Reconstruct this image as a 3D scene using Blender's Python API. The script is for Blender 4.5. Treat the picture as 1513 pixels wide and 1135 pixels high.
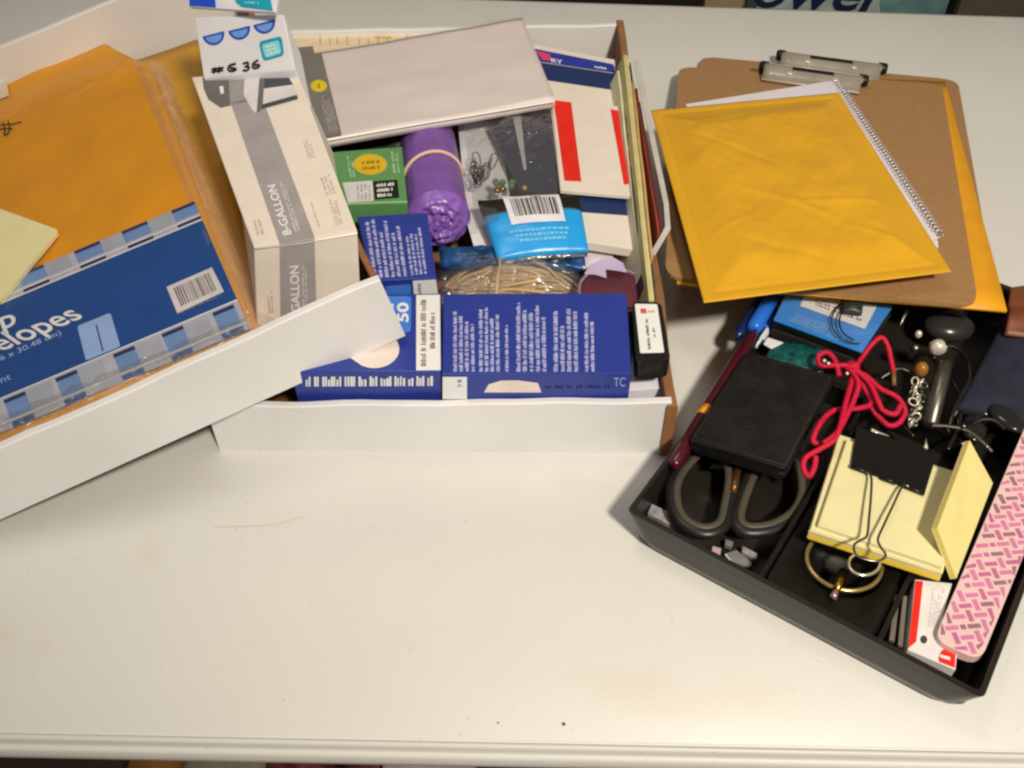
import bpy, bmesh, math, random
from mathutils import Vector, Matrix, noise
random.seed(7)
for o in list(bpy.data.objects): bpy.data.objects.remove(o)
scene = bpy.context.scene
COL = scene.collection

# ------------------------------------------------------------------ camera
FPX, PITCH, CAMH = 1480.0, math.radians(46.5), 0.495
cd = bpy.data.cameras.new('camera'); cam = bpy.data.objects.new('camera', cd); COL.objects.link(cam)
cam.location = (0, 0, CAMH); cam.rotation_euler = (math.pi/2-PITCH, 0, 0)
cd.sensor_width = 36; cd.lens = 36*FPX/1513; cd.clip_start = 0.01; cd.clip_end = 50
scene.camera = cam

# ------------------------------------------------------------------ light
w = bpy.data.worlds.new('World'); scene.world = w; w.use_nodes = True
w.node_tree.nodes['Background'].inputs[0].default_value = (1, .86, .70, 1)
w.node_tree.nodes['Background'].inputs[1].default_value = 0.17
def lamp(name, loc, target, size, watts, col, spread=180):
    d = bpy.data.lights.new(name, 'AREA'); d.shape = 'DISK'; d.size = size; d.energy = watts; d.color = col
    d.spread = math.radians(spread)
    o = bpy.data.objects.new(name, d); COL.objects.link(o); o.location = loc
    o.rotation_euler = (Vector(target)-Vector(loc)).to_track_quat('-Z', 'Y').to_euler()
    return o
def spot(name, loc, target, size, radius, watts, col):
    d = bpy.data.lights.new(name, 'SPOT'); d.energy = watts; d.color = col; d.spot_size = math.radians(size); d.spot_blend = 1; d.shadow_soft_size = radius
    o = bpy.data.objects.new(name, d); COL.objects.link(o); o.location = loc
    o.rotation_euler = (Vector(target)-Vector(loc)).to_track_quat('-Z', 'Y').to_euler()
spot('room_lamp', (0.50, -0.72, 1.60), (0.15, 0.66, 0), 49, 0.10, 176, (1, .885, .70))
lamp('ceiling_lamp', (-0.3, 0.9, 2.2), (0, .5, 0), 0.6, 7, (1, .90, .76))  # added fill from above, lifts the box contents and back edge
vs = scene.view_settings
vs.view_transform = 'Standard'; vs.look = 'None'; vs.exposure = 0; vs.gamma = 1
scene.render.engine = 'CYCLES'
scene.cycles.filter_width = 2.4
scene.cycles.transparent_max_bounces = 16

# ------------------------------------------------------------------ projection helpers
CP, SP = math.cos(PITCH), math.sin(PITCH)
CAM = Vector((0, 0, CAMH))
def ray(px, py):
    x = (px-756.5)/FPX; y = (567.5-py)/FPX
    return Vector((x, CP+y*SP, -SP+y*CP))
def P(px, py, z=0.0):
    d = ray(px, py); return CAM+d*((z-CAMH)/d.z)
class Plane:
    def __init__(s, p, n=None, q=None, r=None):
        s.p = Vector(p); s.n = Vector(n).normalized() if n is not None else (Vector(q)-s.p).cross(Vector(r)-s.p).normalized()
        if s.n.dot(CAM-s.p) < 0: s.n = -s.n
    def U(s, px, py, h=0.0):
        d = ray(px, py); p0 = s.p+s.n*h
        return CAM+d*((p0-CAM).dot(s.n)/d.dot(s.n))
    def Q(s, pts, h=0.0): return [s.U(a, b, h) for a, b in pts]
def Z(z): return Plane((0, 0, z), (0, 0, 1))
def PZ(pts): return [P(*a) for a in pts]

# ------------------------------------------------------------------ materials
def lin(c): c /= 255; return c/12.92 if c <= .04045 else ((c+.055)/1.055)**2.4
MATS = {}
def M(name, rgb, rough=.55, var=.07, scale=60, bump=0, bscale=250, metal=0, spec=.4, raw=False, sheen=0, coat=0, detail=3, stretch=None):
    if name in MATS: return MATS[name]
    c = [lin(v) for v in rgb]
    if not raw: c = [c[0]/.97, c[1]/.87, c[2]/.70]
    c = [min(max(v, .003), .86) for v in c]
    m = bpy.data.materials.new(name); m.use_nodes = True; nt = m.node_tree; b = nt.nodes['Principled BSDF']
    b.inputs['Roughness'].default_value = rough; b.inputs['Metallic'].default_value = metal
    b.inputs['Specular IOR Level'].default_value = spec; b.inputs['Coat Weight'].default_value = coat
    tc = nt.nodes.new('ShaderNodeTexCoord'); vec = tc.outputs['Object']
    if stretch:
        mp = nt.nodes.new('ShaderNodeMapping'); mp.inputs['Scale'].default_value = stretch
        nt.links.new(vec, mp.inputs[0]); vec = mp.outputs[0]
    n = nt.nodes.new('ShaderNodeTexNoise'); n.inputs['Scale'].default_value = scale; n.inputs['Detail'].default_value = detail
    nt.links.new(vec, n.inputs['Vector'])
    r = nt.nodes.new('ShaderNodeValToRGB')
    r.color_ramp.elements[0].position = .3; r.color_ramp.elements[1].position = .7
    r.color_ramp.elements[0].color = [v*(1-var) for v in c]+[1]; r.color_ramp.elements[1].color = [min(v*(1+var), .9) for v in c]+[1]
    nt.links.new(n.outputs['Fac'], r.inputs[0]); nt.links.new(r.outputs[0], b.inputs['Base Color'])
    rr = nt.nodes.new('ShaderNodeMapRange'); rr.inputs['To Min'].default_value = max(rough-.08, .03); rr.inputs['To Max'].default_value = min(rough+.08, 1)
    nt.links.new(n.outputs['Fac'], rr.inputs[0]); nt.links.new(rr.outputs[0], b.inputs['Roughness'])
    if bump:
        n2 = nt.nodes.new('ShaderNodeTexNoise'); n2.inputs['Scale'].default_value = bscale; n2.inputs['Detail'].default_value = 4
        nt.links.new(vec, n2.inputs['Vector'])
        bp = nt.nodes.new('ShaderNodeBump'); bp.inputs['Strength'].default_value = bump; bp.inputs['Distance'].default_value = .001
        nt.links.new(n2.outputs['Fac'], bp.inputs['Height']); nt.links.new(bp.outputs[0], b.inputs['Normal'])
    MATS[name] = m; return m
def film(name, tint=(1, 1, 1), gloss=.12, rough=.12, bump=.6, bscale=60, haze=.05):
    m = bpy.data.materials.new(name); m.use_nodes = True; nt = m.node_tree
    for n in list(nt.nodes): nt.nodes.remove(n)
    out = nt.nodes.new('ShaderNodeOutputMaterial'); t = nt.nodes.new('ShaderNodeBsdfTransparent'); t.inputs[0].default_value = (*tint, 1)
    g = nt.nodes.new('ShaderNodeBsdfGlossy'); g.inputs['Roughness'].default_value = rough
    d = nt.nodes.new('ShaderNodeBsdfDiffuse'); d.inputs[0].default_value = (.8, .8, .8, 1)
    m1 = nt.nodes.new('ShaderNodeMixShader'); m1.inputs[0].default_value = gloss
    m2 = nt.nodes.new('ShaderNodeMixShader'); m2.inputs[0].default_value = haze
    tc = nt.nodes.new('ShaderNodeTexCoord'); n = nt.nodes.new('ShaderNodeTexNoise'); n.inputs['Scale'].default_value = bscale; n.inputs['Detail'].default_value = 3
    n.inputs['Distortion'].default_value = 1.5
    bp = nt.nodes.new('ShaderNodeBump'); bp.inputs['Strength'].default_value = bump; bp.inputs['Distance'].default_value = .006
    nt.links.new(tc.outputs['Object'], n.inputs['Vector']); nt.links.new(n.outputs['Fac'], bp.inputs['Height']); nt.links.new(bp.outputs[0], g.inputs['Normal'])
    nt.links.new(t.outputs[0], m1.inputs[1]); nt.links.new(g.outputs[0], m1.inputs[2])
    nt.links.new(m1.outputs[0], m2.inputs[1]); nt.links.new(d.outputs[0], m2.inputs[2]); nt.links.new(m2.outputs[0], out.inputs[0])
    return m
CRINKLE = film('crinkled_film', gloss=.26, rough=.08, bump=1, bscale=130, haze=.04)

def table_material():
    m = M('table_plastic', (207, 199, 181), rough=.42, var=.02, scale=9, bump=.10, bscale=900, spec=.4)
    nt = m.node_tree; b = nt.nodes['Principled BSDF']; tc = nt.nodes['Texture Coordinate']
    base = b.inputs['Base Color'].links[0].from_socket
    def layer(base, scale, lo, hi, col, amt, loc=None, rad=None, detail=2):
        n = nt.nodes.new('ShaderNodeTexNoise'); n.inputs['Scale'].default_value = scale; n.inputs['Detail'].default_value = detail
        nt.links.new(tc.outputs['Object'], n.inputs['Vector'])
        mr = nt.nodes.new('ShaderNodeMapRange'); mr.inputs['From Min'].default_value = lo; mr.inputs['From Max'].default_value = hi; mr.inputs['To Max'].default_value = amt
        nt.links.new(n.outputs['Fac'], mr.inputs[0]); fac = mr.outputs[0]
        if loc:
            vd = nt.nodes.new('ShaderNodeMapping'); vd.vector_type = 'TEXTURE'; vd.inputs['Location'].default_value = loc; vd.inputs['Scale'].default_value = rad
            nt.links.new(tc.outputs['Object'], vd.inputs[0])
            le = nt.nodes.new('ShaderNodeVectorMath'); le.operation = 'LENGTH'; nt.links.new(vd.outputs[0], le.inputs[0])
            mm = nt.nodes.new('ShaderNodeMapRange'); mm.interpolation_type = 'SMOOTHSTEP'; mm.inputs['From Min'].default_value = 1; mm.inputs['From Max'].default_value = .1
            nt.links.new(le.outputs['Value'], mm.inputs[0])
            mu = nt.nodes.new('ShaderNodeMath'); mu.operation = 'MULTIPLY'; nt.links.new(fac, mu.inputs[0]); nt.links.new(mm.outputs[0], mu.inputs[1]); fac = mu.outputs[0]
        mx = nt.nodes.new('ShaderNodeMixRGB'); mx.inputs['Color2'].default_value = (*col, 1)
        nt.links.new(fac, mx.inputs['Fac']); nt.links.new(base, mx.inputs['Color1']); return mx.outputs[0]
    base = layer(base, 420, .70, .78, (.34, .27, .18), .45)                # fine specks
    base = layer(base, 130, .74, .82, (.46, .38, .27), .35)                 # larger specks
    base = layer(base, 26, .62, .80, (.6, .48, .33), .18)                  # scuffs
    c = P(1040, 1030)
    base = layer(base, 22, .35, .7, (.60, .46, .28), .30, (c.x, c.y-.6, .03), (.085, .020, 1), 5)
    c = P(930, 1005)
    base = layer(base, 30, .35, .7, (.60, .46, .28), .28, (c.x, c.y-.6, .03), (.05, .014, 1), 4)
    nt.links.new(base, b.inputs['Base Color'])
    return m

WHITE = M('white_card', (220, 211, 197), rough=.6, var=.05, scale=14, bump=.35, bscale=18)
KRAFT = M('kraft_board', (138, 92, 52), rough=.8, var=.12, scale=120, bump=.2)
BLACKP = M('black_plastic', (17, 16, 15), rough=.42, var=.15, scale=90, bump=.25, bscale=1400, raw=True)
BLACK = M('black_ink', (22, 21, 22), rough=.5, raw=True)
CHROME = M('chrome', (236, 230, 218), rough=.2, metal=.4, var=.03, raw=True, spec=.6)
STEEL = M('steel', (150, 148, 142), rough=.3, metal=1, var=.08, raw=True)
BRASS = M('brass', (176, 140, 70), rough=.28, metal=1, raw=True)
PAPER = M('white_paper', (222, 212, 200), rough=.7, var=.03)
WPRINT = M('white_print', (226, 219, 214), rough=.5, var=.02)

# ------------------------------------------------------------------ object helpers
ORG = {}; BODY = {}
def tag(o, label, cat, group=None):
    o['label'] = label; o['category'] = cat
    if group: o['group'] = group
    return o
def thing(name, label, cat, loc, group=None):
    o = bpy.data.objects.new(name, None); COL.objects.link(o); o.location = loc; o.empty_display_size = .01
    ORG[o] = Vector(loc); return tag(o, label, cat, group)
def obj(name, bm, mat, parent=None, smooth=False, org=None):
    """links a bmesh given in world coordinates as one object"""
    bmesh.ops.recalc_face_normals(bm, faces=bm.faces)
    me = bpy.data.meshes.new(name)
    o0 = ORG[parent] if parent is not None else Vector(org or (0, 0, 0))
    bmesh.ops.translate(bm, verts=bm.verts, vec=-o0)
    bm.to_mesh(me); bm.free()
    for m in (mat if isinstance(mat, (list, tuple)) else [mat]): me.materials.append(m)
    if smooth:
        for p in me.polygons: p.use_smooth = True
    o = bpy.data.objects.new(name, me); COL.objects.link(o)
    if parent is not None: o.parent = parent
    else: o.location = o0
    if parent is not None and name in ('carton_body', 'case', 'card_body', 'pack_body', 'packet', 'body', 'label_card', 'envelope_stack', 'insert', 'tape_core', 'blade', 'case', 'top_pad', 'barrel', 'lid') and (parent not in BODY or name in ('label_card', 'lid')): BODY[parent] = o
    ORG[o] = o0; return o
def add_slab(bm, pts, thick, direction=None, bevel=0, seg=2):
    pts = [Vector(p) for p in pts]
    n = Vector((0, 0, 0))
    for i in range(len(pts)):
        a, b = pts[i]-pts[0], pts[(i+1) % len(pts)]-pts[0]; n += a.cross(b)
    n.normalize()
    if n.z < 0: n = -n
    d = (Vector(direction) if direction is not None else -n)*thick
    a = [bm.verts.new(p) for p in pts]; b = [bm.verts.new(p+d) for p in pts]
    fs = [bm.faces.new(a), bm.faces.new(b[::-1])]
    k = len(pts)
    for i in range(k): fs.append(bm.faces.new((a[i], b[i], b[(i+1) % k], a[(i+1) % k])))
    if bevel:
        es = set()
        for f in fs: es.update(f.edges)
        bmesh.ops.bevel(bm, geom=list(es), offset=bevel, segments=seg, affect='EDGES', profile=.6, clamp_overlap=True)
    return fs
def slab(name, pts, thick, mat, parent=None, direction=None, bevel=0, smooth=False):
    bm = bmesh.new(); add_slab(bm, pts, thick, direction, bevel); return obj(name, bm, mat, parent, smooth)
def rounded(quad, r, n=5):
    """rounds the corners of a 3D polygon"""
    out = []; k = len(quad)
    rs = r if isinstance(r, (list, tuple)) else [r]*k
    for i in range(k):
        p, a, b = Vector(quad[i]), Vector(quad[i-1]), Vector(quad[(i+1) % k])
        if rs[i] <= 0: out.append(p); continue
        ra = min(rs[i], (a-p).length*.48); rb = min(rs[i], (b-p).length*.48)
        s, e = p+(a-p).normalized()*ra, p+(b-p).normalized()*rb
        for j in range(n+1):
            t = j/n; out.append(s*(1-t)**2+p*2*t*(1-t)+e*t*t)
    return out
def bil(q, u, v): return (q[0]*(1-u)+q[1]*u)*(1-v)+(q[3]*(1-u)+q[2]*u)*v
def sheet(name, q, nu, nv, fn, thick, mat, parent=None, mask=None, smooth=True):
    """thick wavy sheet on quad TL,TR,BR,BL; fn(u,v) is the height along the normal"""
    q = [Vector(p) for p in q]
    n = (q[1]-q[0]).cross(q[3]-q[0]).normalized()
    if n.z < 0: n = -n
    bm = bmesh.new(); top = []; bot = []
    for j in range(nv+1):
        rt = []; rb = []
        for i in range(nu+1):
            u, v = i/nu, j/nv; p = bil(q, u, v)
            rt.append(bm.verts.new(p+n*fn(u, v)))
            if thick: rb.append(bm.verts.new(p-n*(thick if not callable(thick) else thick(u, v))))
        top.append(rt); bot.append(rb)
    for j in range(nv):
        for i in range(nu):
            bm.faces.new((top[j][i], top[j+1][i], top[j+1][i+1], top[j][i+1]))
            if thick: bm.faces.new((bot[j][i], bot[j][i+1], bot[j+1][i+1], bot[j+1][i]))
    if thick:
        loop = [(0, i) for i in range(nu)]+[(j, nu) for j in range(nv)]+[(nv, i) for i in range(nu, 0, -1)]+[(j, 0) for j in range(nv, 0, -1)]
        for k in range(len(loop)):
            (a, b), (c, d) = loop[k], loop[(k+1) % len(loop)]
            bm.faces.new((top[a][b], top[c][d], bot[c][d], bot[a][b]))
    return obj(name, bm, mat, parent, smooth)
def spline(pts, n=8, closed=False):
    pts = [Vector(p) for p in pts]; k = len(pts); out = []
    rng = range(k if closed else k-1)
    for i in rng:
        if closed: p0, p1, p2, p3 = pts[(i-1) % k], pts[i], pts[(i+1) % k], pts[(i+2) % k]
        else: p0, p1, p2, p3 = pts[max(i-1, 0)], pts[i], pts[i+1], pts[min(i+2, k-1)]
        for j in range(n):
            t = j/n
            out.append(.5*((2*p1)+(p2-p0)*t+(2*p0-5*p1+4*p2-p3)*t*t+(3*p1-p0-3*p2+p3)*t**3))
    if not closed: out.append(pts[-1])
    return out
def add_tube(bm, pts, r, seg=8, closed=False, flat=1.0):
    pts = [Vector(p) for p in pts]; k = len(pts); rings = []
    up = None
    for i, p in enumerate(pts):
        if closed: t = pts[(i+1) % k]-pts[i-1]
        else: t = pts[min(i+1, k-1)]-pts[max(i-1, 0)]
        t.normalize()
        if up is None: up = Vector((0, 0, 1)) if abs(t.z) < .9 else Vector((1, 0, 0))
        s = t.cross(up).normalized(); up2 = s.cross(t).normalized(); up = up2
        rad = r[i] if isinstance(r, (list, tuple)) else r
        rings.append([bm.verts.new(p+(s*math.cos(a)+up2*math.sin(a)*flat)*rad) for a in (2*math.pi*j/seg for j in range(seg))])
    for i in range(k if closed else k-1):
        a, b = rings[i], rings[(i+1) % k]
        for j in range(seg): bm.faces.new((a[j], a[(j+1) % seg], b[(j+1) % seg], b[j]))
    if not closed:
        bm.faces.new(rings[0]); bm.faces.new(rings[-1][::-1])
def tube(name, pts, r, mat, parent=None, seg=8, closed=False, flat=1.0):
    bm = bmesh.new(); add_tube(bm, pts, r, seg, closed, flat); return obj(name, bm, mat, parent, True)
def add_lathe(bm, a, b, prof, seg=28):
    """prof: (t along a->b in metres, radius)"""
    a, b = Vector(a), Vector(b); t = (b-a).normalized()
    s = t.cross(Vector((0, 0, 1)));
    if s.length < 1e-4: s = Vector((1, 0, 0))
    s.normalize(); u = s.cross(t); rings = []
    for d, r in prof: rings.append([bm.verts.new(a+t*d+(s*math.cos(q)+u*math.sin(q))*max(r, 1e-5)) for q in (2*math.pi*j/seg for j in range(seg))])
    for x, y in zip(rings, rings[1:]):
        for j in range(seg): bm.faces.new((x[j], x[(j+1) % seg], y[(j+1) % seg], y[j]))
    bm.faces.new(rings[0]); bm.faces.new(rings[-1][::-1])
def lathe(name, a, b, prof, mat, parent=None, seg=28):
    bm = bmesh.new(); add_lathe(bm, a, b, prof, seg); o = obj(name, bm, mat, parent, True); return o
_tc = {}
def text_mesh(s, bold=0.0, shear=0.0):
    key = (s, bold, shear)
    if key not in _tc:
        c = bpy.data.curves.new('t', 'FONT'); c.body = s; c.size = 1; c.resolution_u = 3; c.offset = bold; c.shear = shear
        o = bpy.data.objects.new('t', c); COL.objects.link(o); bpy.context.view_layer.update()
        me = bpy.data.meshes.new_from_object(o.evaluated_get(bpy.context.evaluated_depsgraph_get()))
        vs_ = [v.co.copy() for v in me.vertices]; fs = [tuple(p.vertices) for p in me.polygons]
        bpy.data.objects.remove(o); bpy.data.curves.remove(c); bpy.data.meshes.remove(me)
        _tc[key] = (vs_, fs)
    return _tc[key]
class Print:
    """flat print on a plane: patches and letters placed at points of that plane, one child mesh for each colour"""
    def __init__(s, plane, parent, h=.0003, name='print'): s.pl, s.parent, s.h, s.b, s.name = plane, parent, h, {}, name; s.k = 0
    def bm(s, mat, name=None):
        key = (mat, name or s.name)
        if key not in s.b: s.b[key] = bmesh.new()
        return s.b[key]
    def pt(s, p, lift=0): return s.pl.U(p[0], p[1], s.h+lift)
    def poly(s, pts, mat, name=None, lift=0, r=0):
        q = [s.pt(p, lift) for p in pts]
        if r: q = rounded(q, r)
        bm = s.one(mat, name); bm.faces.new([bm.verts.new(p) for p in q])
    def one(s, mat, name):
        s.k += 1; s.b[(mat, name or s.name, s.k)] = bmesh.new(); return s.b[(mat, name or s.name, s.k)]
    def quad(s, Q, u0, v0, u1, v1, mat, name=None, lift=0):
        """rectangle in the (u,v) frame of the image quad Q = TL,TR,BR,BL of the plane"""
        q = [s.pt(p) for p in Q]; bm = s.bm(mat, name) if name == 'barcode' else s.one(mat, name)
        bm.faces.new([bm.verts.new(bil(q, u, v)+s.pl.n*lift) for u, v in ((u0, v0), (u1, v0), (u1, v1), (u0, v1))])
    def ellipse(s, c, rx, ry, mat, name=None, a0=0, a1=360, lift=0, rot=0):
        n = 28; pts = []
        for i in range(n+1 if a1-a0 < 360 else n):
            a = math.radians(a0+(a1-a0)*i/n); x, y = rx*math.cos(a), ry*math.sin(a); t = math.radians(rot)
            pts.append((c[0]+x*math.cos(t)-y*math.sin(t), c[1]+x*math.sin(t)+y*math.cos(t)))
        s.poly(pts, mat, name, lift)
    def text(s, string, p0, p1, ph, mat, name='lettering', bold=0.0, shear=0.0, lift=.0001):
        vs_, fs = text_mesh(string, bold, shear)
        x0 = min(v.x for v in vs_); x1 = max(v.x for v in vs_)
        O = s.pt(p0, lift); ex = (s.pt(p1, lift)-O)/(x1-x0); ey = (s.pt(ph, lift)-O)/.69
        bm = s.bm(mat, name); vv = [bm.verts.new(O+ex*(v.x-x0)+ey*v.y) for v in vs_]
        for f in fs:
            try: bm.faces.new([vv[i] for i in f])
            except ValueError: pass
    def words(s, Q, n, mat, vertical=False, name='lettering', fill=.62, seed=1, pitch=.018, ragged=.35, lift=.0001):
        """n rows of fine illegible print inside image quad Q"""
        R = random.Random(seed); q = [s.pt(p, lift) for p in Q]; bm = s.bm(mat, name)
        for i in range(n):
            a = (i+.5-fill/2)/n; b = (i+.5+fill/2)/n; t = 0; end = 1-R.random()*ragged
            while t < end:
                for _ in range(R.randint(2, 8)):
                    if t >= end: break
                    k = R.choice((0, 0, .18, .3)); w_ = pitch*R.uniform(.55, .9); a2 = a+(b-a)*k
                    r = ((t, a2), (t+w_, a2), (t+w_, b), (t, b))
                    if vertical: r = [(y, 1-x) for x, y in r]     # reads upwards
                    bm.faces.new([bm.verts.new(bil(q, u, v)) for u, v in r]); t += pitch
                t += pitch*.9
    def done(s):
        for key, bm in s.b.items():
            o = obj(key[1], bm, key[0], BODY.get(s.parent, s.parent))
            if key[1] in ('lettering', 'barcode'): o['kind'] = 'stuff'
        s.b = {}
def barcode(pr, Q, ink, seed=3, u0=.08, u1=.92, v0=.12, v1=.85):
    R = random.Random(seed); u = u0
    while u < u1:
        w_ = R.choice((.012, .018, .03)); pr.quad(Q, u, v0, min(u+w_, u1), v1, ink, 'barcode', .0001); u += w_+R.choice((.012, .02, .028))
def carton(name, label, cat, top, zb, mat, group=None, bevel=.0008, direction=None):
    """carton from its 3D top quad (TL,TR,BR,BL) down to height zb; returns thing, top plane, front plane"""
    top = [Vector(p) for p in top]
    d = Vector(direction) if direction is not None else Vector((0, 0, -1))
    c = sum(top, Vector())/4; h = (c.z-zb)/abs(d.z)
    t = thing(name, label, cat, c+d*h, group)
    slab('carton_body', top, h, mat, t, d, bevel)
    return t, Plane(top[0], None, top[1], top[3]), Plane(top[3], None, top[2], top[3]+d)
def N(x, y, s=1.0, seed=0.0): return noise.noise(Vector((x*s, y*s, seed)))
def struct(o): o['kind'] = 'structure'; return o

# ================================================================== SETTING
bm = bmesh.new(); add_slab(bm, [(-4, -2, -.73), (4, -2, -.73), (4, 6, -.73), (-4, 6, -.73)], .05)
struct(obj('floor', bm, M('floor', (70, 50, 38), rough=.5, var=.25, scale=6)))

# folding table with moulded edge
TM = table_material()
t = thing('folding_table', 'off-white plastic folding table with a grooved moulded edge', 'table', (0, .6, -.03))
def edge_y(x): return .2253+(x+.2628)*(.2149-.2253)/(.522)
def back_y(x): return 1.0244+(x-.1032)*(.994-1.0244)/(.43)
prof = [(0, 0), (-.0012, -.0006), (-.0024, -.0014), (-.0036, -.0012), (-.005, 0.0002), (-.008, .0006), (-.0105, 0), (-.012, -.0018), (-.0128, -.0042), (-.0142, -.0050), (-.017, -.0052), (-.0195, -.007), (-.0212, -.0105), (-.0212, -.0135), (-.017, -.0155), (-.004, -.017)]
bm = bmesh.new(); cols = []
for i in range(41):
    x = -1.1+2.2*i/40; c = []
    yb = back_y(x)
    for dy, z in [(.012, -.03), (.012, -.008), (.008, -.002), (0, 0)]: c.append(bm.verts.new((x, yb+dy, z)))
    for k in range(1, 6): c.append(bm.verts.new((x, yb+(edge_y(x)-yb)*k/6, 0)))
    for dy, z in [(d*.42, z) for d, z in prof]: c.append(bm.verts.new((x, edge_y(x)+dy, z)))
    cols.append(c)
for a, b in zip(cols, cols[1:]):
    for j in range(len(a)-1): bm.faces.new((a[j], a[j+1], b[j+1], b[j]))
    bm.faces.new((a[-1], a[0], b[0], b[-1]))
bm.faces.new(cols[0]); bm.faces.new(cols[-1][::-1])
top_o = obj('table_top', bm, TM, t, True)
for sx in (-.9, .9):
    for yy in (.36, .88): tube('leg', [(sx, yy, -.03), (sx, yy, -.73)], .014, STEEL, t)

tag(tube('hair', spline(PZ([(317, 779, .0006), (345, 778, .001), (385, 777, .0006), (415, 773, .002), (447, 763, .0008)])), .00013, M('hair', (186, 164, 138), raw=True), None, 5), 'single fine brown hair lying on the empty table top', 'hair')
R = random.Random(5)
for i, (x, y, s) in enumerate(((833, 1070, .0008), (736, 1068, .0005))):
    bm = bmesh.new(); bmesh.ops.create_icosphere(bm, subdivisions=1, radius=s)
    for v in bm.verts: v.co *= R.uniform(.7, 1.3)
    bmesh.ops.translate(bm, verts=bm.verts, vec=P(x, y, s*.6))
    tag(obj('crumb', bm, M('crumb', (70, 55, 40), raw=True), None, True), ('larger dark crumb near the front table edge', 'smaller dark crumb near the front table edge, left of the other')[i], 'crumb')

# behind the table: packages on the floor
def far_box(name, label, cat, x0, x1, y, ztop, mat, depth=.25, bevel=.01):
    a, b = ray(x0, 5), ray(x1, 5); xa, xb = a.x/a.y*y, b.x/b.y*y
    th = thing(name, label, cat, ((xa+xb)/2, y+depth/2, -.73))
    slab('body', [(xa, y, ztop), (xb, y, ztop), (xb, y+depth, ztop), (xa, y+depth, ztop)], ztop+.73, mat, th, (0, 0, -1), bevel)
    return th, Plane((xa, y, 0), (0, -1, 0))
far_box('storage_bin', 'black storage bin behind the far table edge', 'bin', 700, 1038, 1.30, .05, BLACK)
far_box('carton', 'plain beige carton behind the table, left of the teal pack', 'carton', 1040, 1112, 1.32, .05, M('beige_card', (150, 128, 95)))
pk, pl = far_box('paper_towel_pack', 'teal package with dark blue lettering behind the table', 'package', 1114, 1412, 1.28, .05, M('teal_wrap', (98, 128, 120), rough=.35, var=.3, scale=25, bump=.3, bscale=30), bevel=.03)
pr = Print(pl, pk, .002)
pr.poly([(1118, -60), (1300, -60), (1300, 19), (1118, 12)], M('pale_teal', (150, 160, 145), var=.2), 'print')
pr.text('owel', (1113, 9.5), (1296, 17.5), (1122, -44), M('navy_ink', (14, 26, 66), raw=True), bold=.02, shear=.25, lift=.001)
pr.done()
far_box('carton', 'taupe carton behind the table at the far right', 'carton', 1418, 1640, 1.34, .05, M('taupe_card', (98, 82, 68)))

# packets on the floor under the front edge
def floor_packet(name, label, x0, x1, mat, h=.16, dy=0):
    a = P(x0, 1128, -.73+h); b = P(x1, 1128, -.73+h)
    q = [(a.x, a.y+.14+dy, a.z), (b.x, b.y+.14+dy, a.z), (b.x, b.y-.03+dy, a.z), (a.x, a.y-.03+dy, a.z)]
    o = sheet(name, [Vector(p) for p in q], 12, 8, lambda u, v: .012*math.sin(math.pi*u)*math.sin(math.pi*v)+.006*N(u, v, 4, x0), h, mat, None)
    tag(o, label, 'packet')
floor_packet('snack_packet', 'orange packet on the floor under the table front', 190, 268, M('orange_foil', (128, 82, 36), rough=.3, var=.3, scale=30))
floor_packet('paper_packet', 'beige packet on the floor beside the orange one', 272, 392, M('beige_foil', (128, 118, 96), rough=.4, var=.2, scale=30))
floor_packet('red_packet', 'dark red packet on the floor under the table front', 396, 560, M('red_foil', (92, 38, 38), rough=.3, var=.9, scale=45))
floor_packet('pink_packet', 'pinkish packet on the floor, rightmost under the table front', 566, 700, M('pink_foil', (180, 150, 150), rough=.4, var=.3, scale=30))

# ================================================================== CENTRE BOX
cb = thing('shallow_box', 'white shallow cardboard box with brown sides in the middle, full of supplies', 'box', (-.045, .645, 0))
FL, FR, BR, BL = Vector((-.187, .4105, 0)), Vector((.1005, .4085, 0)), Vector((.1035, .886, 0)), Vector((-.210, .873, 0))
def wall(name, a, b, inward, h, mat, th=.0035, h2=None, lean=0, wob=.0):
    """upright wall from a to b with a slightly uneven rim"""
    a, b = Vector(a), Vector(b); n = 24; bm = bmesh.new(); rows = []
    d = Vector(inward).normalized()
    for i in range(n+1):
        p = a.lerp(b, i/n); hh = h+((h2 if h2 is not None else h)-h)*i/n+wob*N(i*.35, a.x*9, 1, 2)
        o = d*(-lean)+d*wob*1.2*N(i*.3, a.y*7, 1, 5)
        rows.append([bm.verts.new(p), bm.verts.new(p+o+Vector((0, 0, hh-.0008))), bm.verts.new(p+o+d*.0008+Vector((0, 0, hh))), bm.verts.new(p+o+d*(th-.0008)+Vector((0, 0, hh))), bm.verts.new(p+o+d*th+Vector((0, 0, hh-.0008))), bm.verts.new(p+d*th)])
    for r, s in zip(rows, rows[1:]):
        for j in range(6): bm.faces.new((r[j], r[(j+1) % 6], s[(j+1) % 6], s[j]))
    bm.faces.new(rows[0]); bm.faces.new(rows[-1][::-1])
    return obj(name, bm, mat, cb)
wall('front_wall', FL, FR+Vector((-.004, 0, 0)), (0, 1, 0), .042, WHITE, .005, .0485, .0, .0012)
wall('back_wall', BL, BR+Vector((-.004, 0, 0)), (0, -1, 0), .05, WHITE, .005, wob=.001)
wall('side_wall', FR+Vector((0, -.002, 0)), BR+Vector((0, .001, 0)), (-1, 0, 0), .047, KRAFT, .0065, .052, wob=.0015)
wall('side_wall', FL+Vector((.001, .006, 0)), BL+Vector((.001, -.006, 0)), (1, 0, 0), .030, KRAFT, .005)
slab('base', [p+Vector((0, 0, .0035)) for p in (FL+Vector((.007, .006, 0)), FR+Vector((-.008, .006, 0)), BR+Vector((-.008, -.006, 0)), BL+Vector((.007, -.006, 0)))], .003, KRAFT, cb)

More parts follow.
